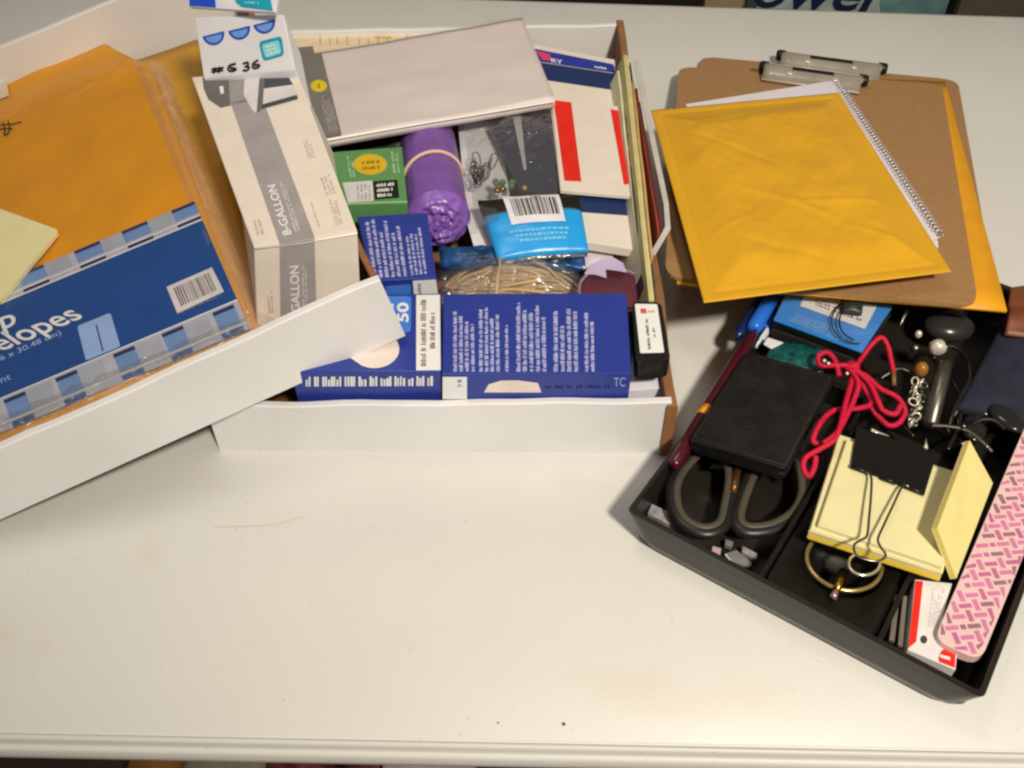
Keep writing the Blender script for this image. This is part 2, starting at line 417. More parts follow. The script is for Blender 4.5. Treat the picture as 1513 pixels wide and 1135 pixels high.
# ruler against the back wall
rq = Z(.045).Q([(418, 45), (760, 45), (760, 74), (418, 80)])
rl = thing('ruler', 'cream wooden ruler with fine marks lying along the back wall', 'ruler', (sum(rq, Vector())/4)-Vector((0, 0, .004)))
slab('blade', rq, .004, M('cream_wood', (226, 200, 158), stretch=(1, 12, 1), var=.1), rl, bevel=.0006)
pr = Print(Z(.045), rl); TK = M('tick_ink', (190, 160, 110)); R = random.Random(2)
for i in range(14): x = 470+i*14.5+R.uniform(-2, 2); pr.poly([(x, 56), (x+1.6, 56), (x+2.4, 66), (x+.8, 66)] if i % 3 else [(x, 49), (x+1.8, 49), (x+2.6, 66), (x+.8, 66)], TK, 'mark')
pr.words([(553, 52), (580, 52), (580, 58), (553, 58)], 1, M('orange_ink', (216, 160, 80)), pitch=.12)
pr.done()

# pack of white envelopes
ep = Plane(P(818, 147, .066), None, P(478, 207, .066), P(772, 27, .056))
q = ep.Q([(408, 89), (772, 27), (820, 147), (474, 208)])
t = thing('envelope_pack', 'flat pack of white envelopes with a grey end band and yellow dot', 'envelopes', (q[0]+q[2])/2-Vector((0, 0, .012)))
sheet('envelope_stack', q, 40, 24, lambda u, v: .0012*N(u*3+v, v*2-u, 1.2, 3)+.0008*N(u, v, 6, 1), .007, M('envelope_white', (224, 204, 188), rough=.6, var=.03, scale=14), t)
sheet('film_wrap', q, 30, 18, lambda u, v: .0022+.0012*N(u*3+v, v*2-u, 1.2, 3)+.0008*N(u, v, 6, 1), 0, film('wrap_film', gloss=.07, rough=.2, bump=.5, bscale=30, haze=.02), t)
pr = Print(ep, t, .0018)
GB = M('grey_band', (124, 116, 102))
pr.poly([(409, 88), (462, 79.5), (475, 78), (505, 199), (474, 205)], GB, 'end_band')
pr.poly([(424, 72), (462, 68), (465, 79), (427, 84)], GB, 'end_band')
pr.ellipse((471, 127), 12, 9, M('yellow_dot', (226, 194, 30)), 'sticker', lift=.0003)
pr.words([(470, 140), (488, 138), (499, 192), (486, 196)], 5, M('grey_ink', (165, 155, 142)), vertical=True, seed=6, pitch=.05)
pr.text('1', (469, 130), (473, 130), (469, 124), M('dark_yellow', (170, 140, 20)), lift=.0005)
pr.done()
# bright folded hem of the film along the near edge
hem = [ep.U(x, y, .0005) for x, y in ((476, 208), (600, 186), (720, 166), (819, 149))]
tube('film_hem', spline(hem, 8), .0017, M('film_hem_white', (240, 232, 225), rough=.25), t, 6, flat=.6)

# label packs
NAVY = M('navy_print', (26, 46, 84)); BLUE2 = M('blue_print', (36, 52, 138)); RED = M('red_print', (222, 36, 20)); CREAM = M('cream_card', (224, 206, 182), rough=.6, var=.03)
lp = Plane(P(792, 66, .046), None, P(910, 90, .046), P(937, 368, .052))
q = lp.Q([(770, 62), (908, 88), (938, 369), (862, 357)])
t = thing('label_pack', 'cream and navy banded label pack lying under the red barred card', 'label pack', (q[0]+q[2])/2-Vector((0, 0, .01)))
slab('pack_body', q, .007, CREAM, t, bevel=.0005)
pr = Print(lp, t)
pr.poly([(780, 70), (906, 95), (909, 108), (790, 90)], BLUE2)
pr.poly([(790, 91), (909, 109), (913, 134), (797, 117)], NAVY)
pr.poly([(850, 286), (931, 292.5), (935, 319), (860, 313.5)], NAVY)
pr.poly([(790, 75), (812, 79.5), (815, 90), (803, 88.5)], M('red_logo', (214, 60, 90)), lift=.0002, name='logo')
pr.text('RY', (815, 92), (832, 95), (814, 86), WPRINT, bold=.02, lift=.0004)
pr.words([(878, 96), (896, 99), (897, 104), (879, 101)], 1, WPRINT, pitch=.14)
pr.done()
lc = Plane(P(818, 147, .054), None, P(914, 156, .054), P(937, 290, .058))
q = lc.Q([(812, 146), (914, 157), (936.5, 290), (828, 281)])
t = thing('label_card', 'cream card with two bright red bars beside the folders', 'card', (q[0]+q[2])/2-Vector((0, 0, .004)))
slab('card_body', q, .003, CREAM, t, bevel=.0003)
pr = Print(lc, t)
pr.poly([(818, 148), (844, 151), (859, 268), (834, 267)], RED, 'red_bar')
pr.poly([(902, 161), (915, 164), (933, 271), (922, 273)], RED, 'red_bar')
pr.done()

# white papers under the packets
def paper(name, label, px, z, th=.0006, mat=PAPER, cat='paper'):
    q = Z(z).Q(px); c = sum(q, Vector())/len(q)
    bm = bmesh.new(); add_slab(bm, q, th); o = obj(name, bm, mat, None, org=c-Vector((0, 0, th))); return tag(o, label, cat)
paper('paper_slip', 'white paper slip between the purple roll and the clear packet', [(676, 172), (735, 165), (765, 372), (705, 380), (690, 330)], .040)
paper('paper_slip', 'pale lavender paper corner beside the maroon tape', [(850, 358), (903, 362), (908, 392), (862, 398)], .040, mat=M('lavender_paper', (214, 196, 190)))

# purple bag roll
PUR = M('purple_bag', (124, 82, 148), rough=.35, var=.12, scale=40, bump=.25, bscale=90)
a, b = P(631, 205, .036), P(648, 322, .044)
t = thing('bag_roll', 'purple roll of plastic bags held by a rubber band', 'bag roll', (a+b)/2-Vector((0, 0, .024)))
d = (b-a).normalized(); L = (b-a).length; s_ = d.cross(Vector((0, 0, 1))).normalized(); u_ = s_.cross(d)
bm = bmesh.new(); rings = []; SEG = 48
for i in range(30):
    tt = i/29; ring = []
    for j in range(SEG):
        an = 2*math.pi*j/SEG
        r = .0228+.0006*N(math.cos(an)*2+tt*1.5, math.sin(an)*2, 1.5, tt*2)-.0009*math.exp(-((tt-.55)/.03)**2)+.0007*N(math.cos(an)*7, math.sin(an)*7, 1, tt*.8)+.0005*N(an*3, tt*9, 1, 4)
        if tt > .9: r += .0011*N(math.cos(an)*5, math.sin(an)*5, 1, tt*9)
        ring.append(bm.verts.new(a+d*(L*tt)+(s_*math.cos(an)+u_*math.sin(an))*r))
    rings.append(ring)
for x, y in zip(rings, rings[1:]):
    for j in range(SEG): bm.faces.new((x[j], x[(j+1) % SEG], y[(j+1) % SEG], y[j]))
bm.faces.new(rings[0])
obj('roll', bm, PUR, t, True)
bm = bmesh.new(); prev = rings_ = None; rows = []
for i in range(16):
    k = 1-i/15; row = []
    for j in range(SEG):
        an = 2*math.pi*j/SEG
        x, y = math.cos(an)*k, math.sin(an)*k
        bul = .011*math.sqrt(max(0, 1-k**2.2))+.0042*N(x, y, 4, 3)*(1-k**6)+.0022*N(x, y, 10, 8)*(1-k**6)+.0016*math.sin(k*24+an+3*N(x, y, 3, 1))*(1-k**6)
        row.append(bm.verts.new(b+d*bul+(s_*x+u_*y)*(.0236+.001*N(x*6, y*6, 1, 4))))
    rows.append(row)
for x, y in zip(rows, rows[1:]):
    for j in range(SEG): bm.faces.new((x[j], x[(j+1) % SEG], y[(j+1) % SEG], y[j]))
obj('crumpled_end', bm, M('purple_end', (132, 88, 160), rough=.28, var=.2, scale=120, bump=.5, bscale=160), t, True)
bp_ = a+d*(L*.55)
tube('rubber_band', [bp_+(s_*math.cos(an)+u_*math.sin(an))*.0236+d*(.004*math.cos(an*1.0+.5)) for an in (2*math.pi*j/40 for j in range(40))], .0014, M('rubber_band', (212, 176, 140)), t, 8, True)

# green box
gz = .060
t, tp, fp = carton('tea_box', 'small green carton with a yellow oval beside the purple roll', 'carton', Z(gz).Q([(472, 226), (594, 217), (602, 300), (498, 303)]), .006, M('green_card', (92, 138, 78), rough=.45, var=.06))
pr = Print(tp, t)
pr.ellipse((547, 243), 25, 15.5, M('oval_edge', (196, 170, 40))); pr.ellipse((547, 243), 21, 12.5, M('oval_yellow', (214, 166, 20)), lift=.0002)
pr.words([(534, 236), (562, 234), (563, 251), (535, 253)], 2, M('oval_ink', (130, 110, 20)), seed=4, pitch=.09, lift=.0004)
pr.poly([(506, 270), (550, 267), (552, 297), (514, 299.5)], M('pale_label', (205, 195, 180)), 'label')
pr.words([(525, 271), (548, 269), (549, 295), (527, 297)], 4, M('faint_ink', (165, 150, 145)), vertical=True, seed=9, pitch=.12)
pr.poly([(551, 268), (587, 265.5), (590, 292), (554, 295)], BLACK, 'label')
pr.words([(556, 270), (584, 268), (586, 290), (558, 293)], 3, WPRINT, seed=11, pitch=.085, lift=.0003)
pr.words([(510, 226), (520, 225), (526, 262), (516, 263)], 2, M('pale_green_ink', (160, 190, 140)), vertical=True, seed=12, pitch=.06)
pr.words([(575, 222), (588, 221), (592, 255), (580, 256)], 2, MATS['pale_green_ink'], vertical=True, seed=13, pitch=.06)
pr.poly([(497, 300.5), (602, 297), (602, 299.3), (497, 302.6)], M('pale_green', (150, 186, 130)), 'edge_line')
pr.done()
# dark sheet put in for the shaded hole behind the green box
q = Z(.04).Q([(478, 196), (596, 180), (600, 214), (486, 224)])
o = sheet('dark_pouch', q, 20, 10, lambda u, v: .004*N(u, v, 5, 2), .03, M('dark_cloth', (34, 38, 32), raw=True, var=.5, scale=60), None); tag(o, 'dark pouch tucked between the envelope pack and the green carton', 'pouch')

# blue cartons with white print
BLUE = M('carton_blue', (38, 54, 130), rough=.38, var=.05, spec=.5)
DBL = M('badge_blue', (62, 118, 196)); INK = M('label_ink', (136, 116, 122), raw=True)
LIGHTS = 'blue cartons in the middle box'
# far one
t, tp, fp = carton('light_carton', 'farthest blue carton, partly under the corner of the left box', 'carton', Z(.058).Q([(528, 320), (631, 314), (645, 411), (549, 415)]), .006, BLUE, LIGHTS)
pr = Print(tp, t)
pr.words([(537, 324), (590, 321), (603, 408), (550, 411)], 6, M('soft_white_ink', (180, 176, 200)), vertical=True, seed=21, pitch=.022)
pr.words([(593, 320), (620, 318), (632, 404), (606, 407)], 4, MATS['soft_white_ink'], vertical=True, seed=22, pitch=.022)
pr.done()
pr = Print(fp, t)
pr.poly([(610, 415), (644, 413), (648, 440), (612, 441)], WPRINT, 'label'); pr.words([(615, 418), (623, 418), (624, 438), (616, 438)], 1, INK, vertical=True, pitch=.12)
pr.poly([(569, 423), (607, 420), (607, 446), (572, 448)], DBL, 'badge', r=.002)
pr.done()
# near left one
t, tp, fp = carton('light_carton', 'blue carton with white label strip and pale badge, under the left box corner', 'carton', Z(.066).Q([(440, 436), (651, 433.5), (652, 549), (430, 549)]), .006, BLUE, LIGHTS)
pr = Print(tp, t)
pr.poly([(615, 436), (650, 435.5), (651, 547), (615, 547.5)], WPRINT, 'label_strip')
pr.words([(620, 440), (631, 440), (631, 541), (620, 541)], 1, INK, vertical=True, seed=61, pitch=.03, ragged=0, fill=.75)
pr.words([(634, 464), (644, 464), (644, 515), (634, 515)], 1, INK, vertical=True, seed=62, pitch=.06, ragged=0, fill=.75)
pr.poly([(560, 438), (608, 437.5), (607, 491), (556, 491)], DBL, 'badge', r=.003)
pr.text('50', (603, 476), (603, 447), (587, 476), WPRINT, bold=.03, lift=.0003); pr.words([(575, 446), (583, 446), (583, 480), (574, 480)], 1, WPRINT, vertical=True, pitch=.16, lift=.0003)
pts = [(505, 520)]+[(553+37*math.cos(a), 516+28*math.sin(a)) for a in (math.radians(d) for d in range(-60, 121, 12))]+[(524, 533)]
pr.poly(pts, M('bulb_cream', (228, 206, 184)), 'bulb_picture')
pr.done()
pr = Print(fp, t)
pr.words([(452, 555), (642, 554), (642, 572), (452, 573)], 1, WPRINT, seed=31, pitch=.022, ragged=.02, fill=.8)
pr.done()
# large one
t, tp, fp = carton('light_carton', 'largest blue carton, with columns of white print on its top', 'carton', Z(.067).Q([(655, 434), (926, 433), (933, 552), (653, 553)]), .006, BLUE, LIGHTS)
pr = Print(tp, t)
for i, (x0, x1, y0, n) in enumerate(((668, 702, 444, 4), (706, 739, 443, 4), (745, 752, 462, 1), (761, 808, 448, 5), (816, 855, 448, 4), (862, 879, 454, 2))):
    pr.words([(x0, y0), (x1-1, y0), (x1+1, 549), (x0, 549)], n, M('soft_white_ink', (180, 176, 200)), vertical=True, seed=40+i, pitch=.0185, ragged=.35, fill=.66)
pr.done()
pr = Print(fp, t)
pr.poly([(654, 557), (690, 557), (690, 590), (654, 590)], WPRINT, 'label'); pr.words([(676, 560), (684, 560), (684, 573), (676, 573)], 2, INK, seed=5, pitch=.2)
pr.poly([(715, 580), (722, 568), (740, 562.5), (765, 562), (795, 566), (800, 580)], M('bulb_cream', (228, 206, 184)), 'bulb_picture')
pr.words([(806, 570), (900, 569), (900, 574), (806, 575)], 1, BLACK, seed=52, pitch=.05, ragged=0)
pr.text('TC', (907, 571), (924, 571), (907, 558), M('pale_blue_ink', (150, 170, 210)))
pr.done()

# bag of rubber bands in crinkled film
c = P(757, 418, .034)
t = thing('rubber_band_bag', 'clear bag of tan rubber bands behind the largest blue carton', 'bag', (c.x, c.y, .006))
RB = M('tan_rubber', (186, 150, 94), rough=.5, var=.15); R = random.Random(8)
bm = bmesh.new()
for i in range(85):
    lx, ly = R.uniform(.028, .046), R.uniform(.004, .010); cx, cy = R.gauss(0, .004), R.uniform(-.016, .014)
    z0 = .042-abs(cy)*.55+R.uniform(-.012, .004); tl = R.uniform(-.12, .12); pts = []
    for k in range(22):
        an = 2*math.pi*k/22; x, y = lx*math.cos(an), ly*math.sin(an)*(1+.3*math.sin(an*2+i))
        pts.append(Vector((c.x+.0+cx+x*math.cos(tl)-y*math.sin(tl), c.y+cy+x*math.sin(tl)+y*math.cos(tl), z0-9*x*x+.0012*math.sin(an*3+i))))
    add_tube(bm, pts, .0012, 5, True)
rb = obj('rubber_bands', bm, RB, t, True); rb['kind'] = 'stuff'
q = [c+Vector(v) for v in ((-.056, .026, -.012), (.054, .026, -.012), (.055, -.024, -.012), (-.056, -.024, -.012))]
sheet('film_bag', q, 44, 26, lambda u, v: .030*(math.sin(math.pi*u)**.5)*(math.sin(math.pi*v)**.6)+.0022*N(u, v, 9, 4)+.0014*N(u, v, 20, 1), 0, CRINKLE, t)
tag(tube('twine', spline(PZ([(739, 380, .05), (738, 395, .056), (735, 415, .06), (733, 436, .056)]), 6), .0008, M('twine', (196, 160, 112)), None, 6), 'short tan band hanging down over the bag of rubber bands', 'band')

# navy card packet with clips
cp = Plane(P(690, 172, .052), None, P(815, 150, .052), P(828, 288, .057))
q = cp.Q([(684, 172), (816, 150), (829, 288), (703, 345)])
t = thing('clip_packet', 'clear packet holding a navy card and wire clips', 'packet', (q[0]+q[2])/2-Vector((0, 0, .006)))
NC = M('navy_card', (40, 46, 66), rough=.35)
slab('navy_card', cp.Q([(722, 186), (812, 156), (824, 287), (771, 284)], -.002), .0012, NC, t)
slab('dark_card', cp.Q([(715, 172), (812, 154), (814, 186), (728, 196)], -.0032), .001, M('dark_card', (74, 72, 70)), t)
slab('silver_strip', cp.Q([(757, 170), (769, 168), (778, 250), (774, 251)], -.0003), .0006, M('silver_strip', (186, 178, 168), rough=.3), t)  # pale tapering streak just over the card
R = random.Random(12)
for i in range(7):
    x, y = 700+R.uniform(0, 30), 238+R.uniform(0, 30); a_ = R.uniform(-.6, .6); pts = []
    for px, py in ((-3, 12), (-5, -10), (0, -15), (5, -10), (5, 8), (1, 11), (-2, 8), (-2, -6)):
        pts.append(cp.U(x+px*math.cos(a_)-py*math.sin(a_), y+(px*math.sin(a_)+py*math.cos(a_))*.9, .001+.0006*i))
    tube('wire_clip', spline(pts, 4), .0005, STEEL if i % 2 else BLACK, t, 5)
for i in range(9):
    bm = bmesh.new(); bmesh.ops.create_icosphere(bm, subdivisions=2, radius=.0026); p = cp.U(732+R.uniform(0, 26), 268+R.uniform(0, 14), .001)
    bmesh.ops.translate(bm, verts=bm.verts, vec=p); obj('bead', bm, M('green_bead', (84, 120, 78), rough=.15) if i % 3 else BRASS, t, True)
for k_, (x, y) in enumerate(((775, 278),)):
    bm = bmesh.new(); bmesh.ops.create_icosphere(bm, subdivisions=2, radius=.002); bmesh.ops.translate(bm, verts=bm.verts, vec=cp.U(x, y, .001)); obj('bead', bm, M('yellow_bead', (190, 160, 30)), t, True)
sheet('film', q, 40, 40, lambda u, v: .003+.003*math.sin(math.pi*u)*math.sin(math.pi*v)+.0016*N(u, v, 5, 6)+.0012*N(u+v, v, 11, 2), 0, film('packet_film', gloss=.28, rough=.10, bump=1, bscale=32, haze=.015), t)

# blue pouches
CY = M('cyan_pouch', (34, 148, 214), rough=.3, var=.05, spec=.5)
pp = Plane(P(715, 318, .058), None, P(860, 310, .058), P(868, 372, .050))
q = pp.Q([(706, 296), (855, 288), (870, 370), (735, 382)])
t = thing('pin_pouch', 'bright blue pouch with a black top and white barcode sticker', 'pouch', (q[0]+q[2])/2-Vector((0, 0, .012)))
def pil(u, v): return .006*(max(0, math.sin(math.pi*u))**.5)*(max(0, math.sin(math.pi*v))**.5)
def sub(q, u0, v0, u1, v1): return [bil(q, u0, v0), bil(q, u1, v0), bil(q, u1, v1), bil(q, u0, v1)]
def on(q, pf, off):
    def make(name, u0, v0, u1, v1, mat, par, nu=20, nv=10, th=0): return sheet(name, sub(q, u0, v0, u1, v1), nu, nv, lambda u, v: off+pf(u0+(u1-u0)*u, v0+(v1-v0)*v), th, mat, par)
    return make
wob = lambda u, v: pil(u, v)+.0006*N(u, v, 6, 9)
mk = on(q, wob, 0)
mk('black_top', 0, 0, 1, .3, BLACK, t, 24, 8, .004); mk('blue_front', 0, .3, 1, 1, CY, t, 30, 18, .004)
on(q, wob, .0008)('barcode_sticker', .24, -.02, .80, .55, M('sticker_white', (222, 212, 206)), t, 16, 12)
def curved_rects(name, rects, q, pf, off, mat, par):
    nn = (q[1]-q[0]).cross(q[3]-q[0]).normalized(); nn = nn if nn.z > 0 else -nn
    bm = bmesh.new()
    for (u0, v0, u1, v1) in rects:
        k = 4
        for j in range(k):
            va, vb = v0+(v1-v0)*j/k, v0+(v1-v0)*(j+1)/k
            bm.faces.new([bm.verts.new(bil(q, u, v)+nn*(pf(u, v)+off)) for u, v in ((u0, va), (u1, va), (u1, vb), (u0, vb))])
    return obj(name, bm, mat, par)
R = random.Random(4); rects = []; u = .30
while u < .76:
    w_ = R.choice((.008, .014, .022)); rects.append((u, .07 if not .5 < u < .6 else .03, u+w_, .42)); u += w_+R.choice((.008, .014))
curved_rects('barcode', rects, q, wob, .0012, M('barcode_ink', (70, 62, 62), raw=True), t)
rects = []
for r_ in range(3):
    u = .2+.04*r_
    while u < .82-.03*r_: w_ = R.uniform(.02, .06); rects.append((u, .64+r_*.075, u+w_, .68+r_*.075)); u += w_+.012
curved_rects('lettering', rects, q, wob, .0006, M('pale_cyan_ink', (110, 184, 224)), t)
q2 = pp.Q([(640, 366), (720, 372), (866, 378), (868, 404)], -.012)
o = sheet('pin_pouch', pp.Q([(648, 366), (862, 372), (866, 398), (652, 392)], -.010), 30, 8, lambda u, v: .004*math.sin(math.pi*min(max(u, 0), 1))+.002*math.sin(math.pi*v)+.0035*N(u*4, v*2, 3, 3), .006, M('deep_cyan', (16, 58, 98), rough=.3, var=.6, scale=90, bump=.8, bscale=120), None)
tag(o, 'darker blue pouch lying beneath the bright blue pouch', 'pouch', None)
o = sheet('pouch_liner', pp.Q([(738, 376), (866, 364), (868, 378), (742, 390)], -.004), 40, 8, lambda u, v: .003*math.sin(math.pi*u)+.0012*N(u, v, 12, 3), .001, M('silver_film', (150, 140, 124), rough=.15, var=.5, scale=200, metal=.6), None)
tag(o, 'crinkled silvery film edge sticking out under the bright blue pouch', 'film')

# maroon tape roll
c = P(906, 428, .052)
t = thing('tape_roll', 'maroon round tape roll with a jagged lavender label', 'tape', (c.x, c.y, .006))
MAR = M('maroon', (96, 46, 50), rough=.25, var=.2, scale=40)
lathe('tape_core', c-Vector((0, 0, .034)), c, [(0, .019), (.002, .0225), (.031, .0225), (.0335, .0205), (.034, .0)], MAR, t)
tube('clear_rim', [c+Vector((.0228*math.cos(a_), .0228*math.sin(a_), -.0005)) for a_ in (2*math.pi*i/48 for i in range(48))], .0011, M('rim_plum', (150, 110, 130), rough=.12), t, 8, True)
pr = Print(Z(c.z), t, .0006)
pr.poly([(863, 405), (872, 391), (890, 383), (908, 381), (921, 389), (926, 403), (917, 401), (895, 398), (896, 411), (880, 406)], M('lavender_label', (186, 166, 184)), 'label')
pr.done()

# black case with label, on a white block
blk = Z(.048).Q([(934, 538), (986, 537), (988, 566), (931, 570)])
q = Z(.040).Q([(937, 500), (984, 500), (986, 572), (928, 577)])
t = thing('eraser_block', 'plain white block under the black case by the right wall', 'block', (q[0]+q[2])/2-Vector((0, 0, .034)))
slab('block', q, .034, M('eraser_white', (216, 206, 202), rough=.6), t, bevel=.0008)
q = Z(.068).Q([(934, 445), (977, 447), (991, 533), (940, 537)])
t = thing('label_case', 'black rounded case with a white label by the right wall', 'case', (q[0]+q[2])/2-Vector((0, 0, .014)))
slab('case', rounded(q, .004), .014, M('case_black', (26, 27, 28), rough=.3, raw=True), t, bevel=.0015, smooth=False)
pr = Print(Z(.068), t)
pr.poly([(938, 449), (971, 449.5), (981.5, 521), (946, 522)], WPRINT, 'label', r=.001)
pr.poly([(946, 456), (954.5, 456), (955.5, 463), (947, 463)], M('logo_red', (206, 70, 66)), 'logo', lift=.0002)
pr.words([(957, 458), (967, 458), (967.5, 462.5), (957.5, 462.5)], 1, MATS['logo_red'], pitch=.2)
DK = M('label_navy', (52, 54, 84), raw=True)
pr.words([(951, 469), (958, 469), (963, 516), (956, 516)], 1, DK, vertical=True, seed=3, pitch=.06, ragged=0)
pr.words([(963, 486), (968, 486), (970, 498), (965, 498)], 1, DK, vertical=True, seed=4, pitch=.2, ragged=0)
pr.done()

# folders leaning on the right wall
FO = [('cream', (214, 200, 158), (912, 104), (947, 405), .060, 'thin cream folder, leftmost of the row by the right wall'),
      ('charcoal', (42, 44, 40), (917, 92), (951, 425), .062, 'dark charcoal folder between the cream and olive folders'),
      ('olive', (192, 178, 112), (921, 81), (959, 444), .068, 'thick pale olive folder in the row by the right wall'),
      ('straw', (206, 190, 130), (926, 84), (963, 440), .068, 'straw yellow folder next to the thick olive folder'),
      ('forest', (60, 62, 44), (929, 92), (965, 425), .064, 'dark green folder in the middle of the folder row'),
      ('tan', (196, 152, 92), (934, 120), (962, 380), .070, 'tan folder in the row by the right wall'),
      ('rust', (150, 62, 38), (939, 130), (972, 345), .072, 'rust red folder near the outer end of the row'),
      ('plum', (92, 40, 48), (943, 150), (976, 340), .073, 'plum coloured folder beside the clear sleeve')]
for i, (nm, col, a_, b_, z, lab) in enumerate(FO):
    A, B = P(*a_, z), P(*b_, z); xb = .069+.0028*i
    A2, B2 = Vector((xb-.002, A.y, .006)), Vector((xb, B.y, .006)); th = .0035 if nm == 'olive' else .0016
    bm = bmesh.new(); n = 14; rows = []
    for k in range(n+1):
        tt = k/n; wv = .0007*N(tt*4, i, 1, i); top_ = A.lerp(B, tt)+Vector((wv, 0, .0006*N(tt*5, i, 1, 9))); bot = A2.lerp(B2, tt)
        rows.append([bm.verts.new(top_), bm.verts.new(top_+Vector((th, 0, -.0004))), bm.verts.new(bot+Vector((th, 0, 0))), bm.verts.new(bot)])
    for r_, s2 in zip(rows, rows[1:]):
        for j in range(4): bm.faces.new((r_[j], r_[(j+1) % 4], s2[(j+1) % 4], s2[j]))
    bm.faces.new(rows[0]); bm.faces.new(rows[-1][::-1])
    tag(obj('folder', bm, M('folder_'+nm, col, rough=.6, var=.1), None, org=(A2+B2)/2), lab, 'folder', 'folders by the right wall')
# clear sleeve: outer
pts = [P(936, 90, .078), P(944, 88, .078), P(988, 300, .078), P(991, 338, .076), P(967, 378, .070), P(962, 372, .070), P(983, 335, .076), P(981, 303, .078)]
bm = bmesh.new(); add_slab(bm, pts, .0012); 
tag(obj('plastic_sleeve', bm, M('sleeve_grey', (190, 178, 158), rough=.3), None), 'pale grey plastic sleeve edge, outermost beside the mailer', 'sleeve')

# ================================================================== LEFT BOX (tilted, its right end on the middle box)
O = P(597, 497, .072); B0 = P(0, 768, .012)
u = (B0-O).normalized(); vv = Vector((u.y, -u.x, 0)).normalized()
if vv.y < 0: vv = -vv
nn = u.cross(vv); nn = nn if nn.z > 0 else -nn
nn.normalize()
LW, LD, LH = .305, .44, .05
def LB(a, b, h): return O+u*a+vv*b+nn*h
lb = thing('shallow_box', 'white shallow cardboard box tilted at the left, holding envelopes', 'box', LB(LW/2, LD/2, 0))
def lwall(name, p, q_, inw, mats, th=.004, h=LH, wob=.001):
    n = 20; bm = bmesh.new(); rows = []; d = Vector(inw)
    for i in range(n+1):
        c = p.lerp(q_, i/n); o = d*wob*1.5*N(i*.4, p.x*5, 1, 3); hh = h+wob*N(i*.5, p.y*8, 1, 8)
        rows.append([bm.verts.new(c), bm.verts.new(c+o+nn*(hh-.0008)), bm.verts.new(c+o+d*.0008+nn*hh), bm.verts.new(c+o+d*(th-.0008)+nn*hh), bm.verts.new(c+o+d*th+nn*(hh-.0008)), bm.verts.new(c+d*th)])
    for r_, s2 in zip(rows, rows[1:]):
        for j in range(6): bm.faces.new((r_[j], r_[(j+1) % 6], s2[(j+1) % 6], s2[j]))
    bm.faces.new(rows[0]); bm.faces.new(rows[-1][::-1])
    return obj(name, bm, mats, lb)
lwall('front_wall', LB(-.001, 0, 0), LB(LW, 0, 0), vv, WHITE, .0055)
lwall('back_wall', LB(0, LD, 0), LB(LW, LD, 0), -vv, WHITE, .0055, .0635)
lwall('side_wall', LB(0, .006, 0), LB(0, LD-.006, 0), u, KRAFT, .004)
lwall('side_wall', LB(LW, .006, 0), LB(LW, LD-.006, 0), -u, KRAFT, .004)
slab('base', [LB(.004, .006, .004), LB(LW-.004, .006, .004), LB(LW-.004, LD-.006, .004), LB(.004, LD-.006, .004)], .003, KRAFT, lb)
def LP(h): return Plane(LB(0, 0, h), nn)

# second envelope underneath
ORA = M('kraft_envelope', (216, 140, 8), rough=.5, var=.06, scale=25, bump=.1, bscale=60)
ORB = M('kraft_envelope_dark', (190, 136, 30), rough=.5, var=.06, scale=25)
q = LP(.013).Q([(60, 138), (291, 58), (392, 470), (200, 540)])
o = sheet('envelope', q, 16, 24, lambda a, b: .001*N(a, b, 3, 5), .006, ORB, None); tag(o, 'loose yellow kraft envelope under the wrapped pack in the left box', 'envelope')
# wrapped envelope pack
HP = .034; ep = LP(HP)
t = thing('clasp_envelope_pack', 'film wrapped pack of kraft envelopes with a blue label band', 'envelopes', LB(.2, .2, .02))
out = ep.Q([(-150, 172), (151, 63), (204, 90), (241, 156), (280, 268), (368, 490), (-20, 652), (-150, 700)])
# wavy top over the outline: fan of rows
q = ep.Q([(-120, 160), (200, 46), (372, 494), (-10, 655)])
def wr(a, b):
    k = N(a*1.5+b*1.2, b*6-a*3.0, 1.2, 4); m_ = N(a*2.0-b, b*13+a*3.5*math.sin(b*5), 1, 6)
    return .0020*k+.0016*(1-abs(m_)*3.2 if abs(m_) < .31 else 0)*(.5+.5*N(a*2, b*2, 1, 9))+.0006*N(a*5, b*22+a*9, 1, 2)
cutA, cutB = ep.U(151, 63), ep.U(204, 92)
bm = bmesh.new(); rows = []; NU, NV = 46, 60; cd_ = (cutB-cutA).normalized(); cn = nn.cross(cd_)
if cn.dot(ep.U(100, 300)-cutA) < 0: cn = -cn
for j in range(NV+1):
    row = []
    for i in range(NU+1):
        a, b = i/NU, j/NV; p = bil(q, a, b)
        k = (p-cutA).dot(cn)
        if k < 0: p = p-cn*k          # clipped flap corner
        row.append((bm.verts.new(p+nn*wr(a, b)), bm.verts.new(p-nn*.024)))
    rows.append(row)
for j in range(NV):
    for i in range(NU):
        bm.faces.new((rows[j][i][0], rows[j+1][i][0], rows[j+1][i+1][0], rows[j][i+1][0]))
edge = [(0, i) for i in range(NU)]+[(j, NU) for j in range(NV)]+[(NV, i) for i in range(NU, 0, -1)]+[(j, 0) for j in range(NV, 0, -1)]
for k in range(len(edge)):
    (a, b), (c, d) = edge[k], edge[(k+1) % len(edge)]
    try: bm.faces.new((rows[a][b][0], rows[c][d][0], rows[c][d][1], rows[a][b][1]))
    except ValueError: pass
bmesh.ops.remove_doubles(bm, verts=bm.verts, dist=1e-5)
obj('envelope_stack', bm, ORA, t, True)
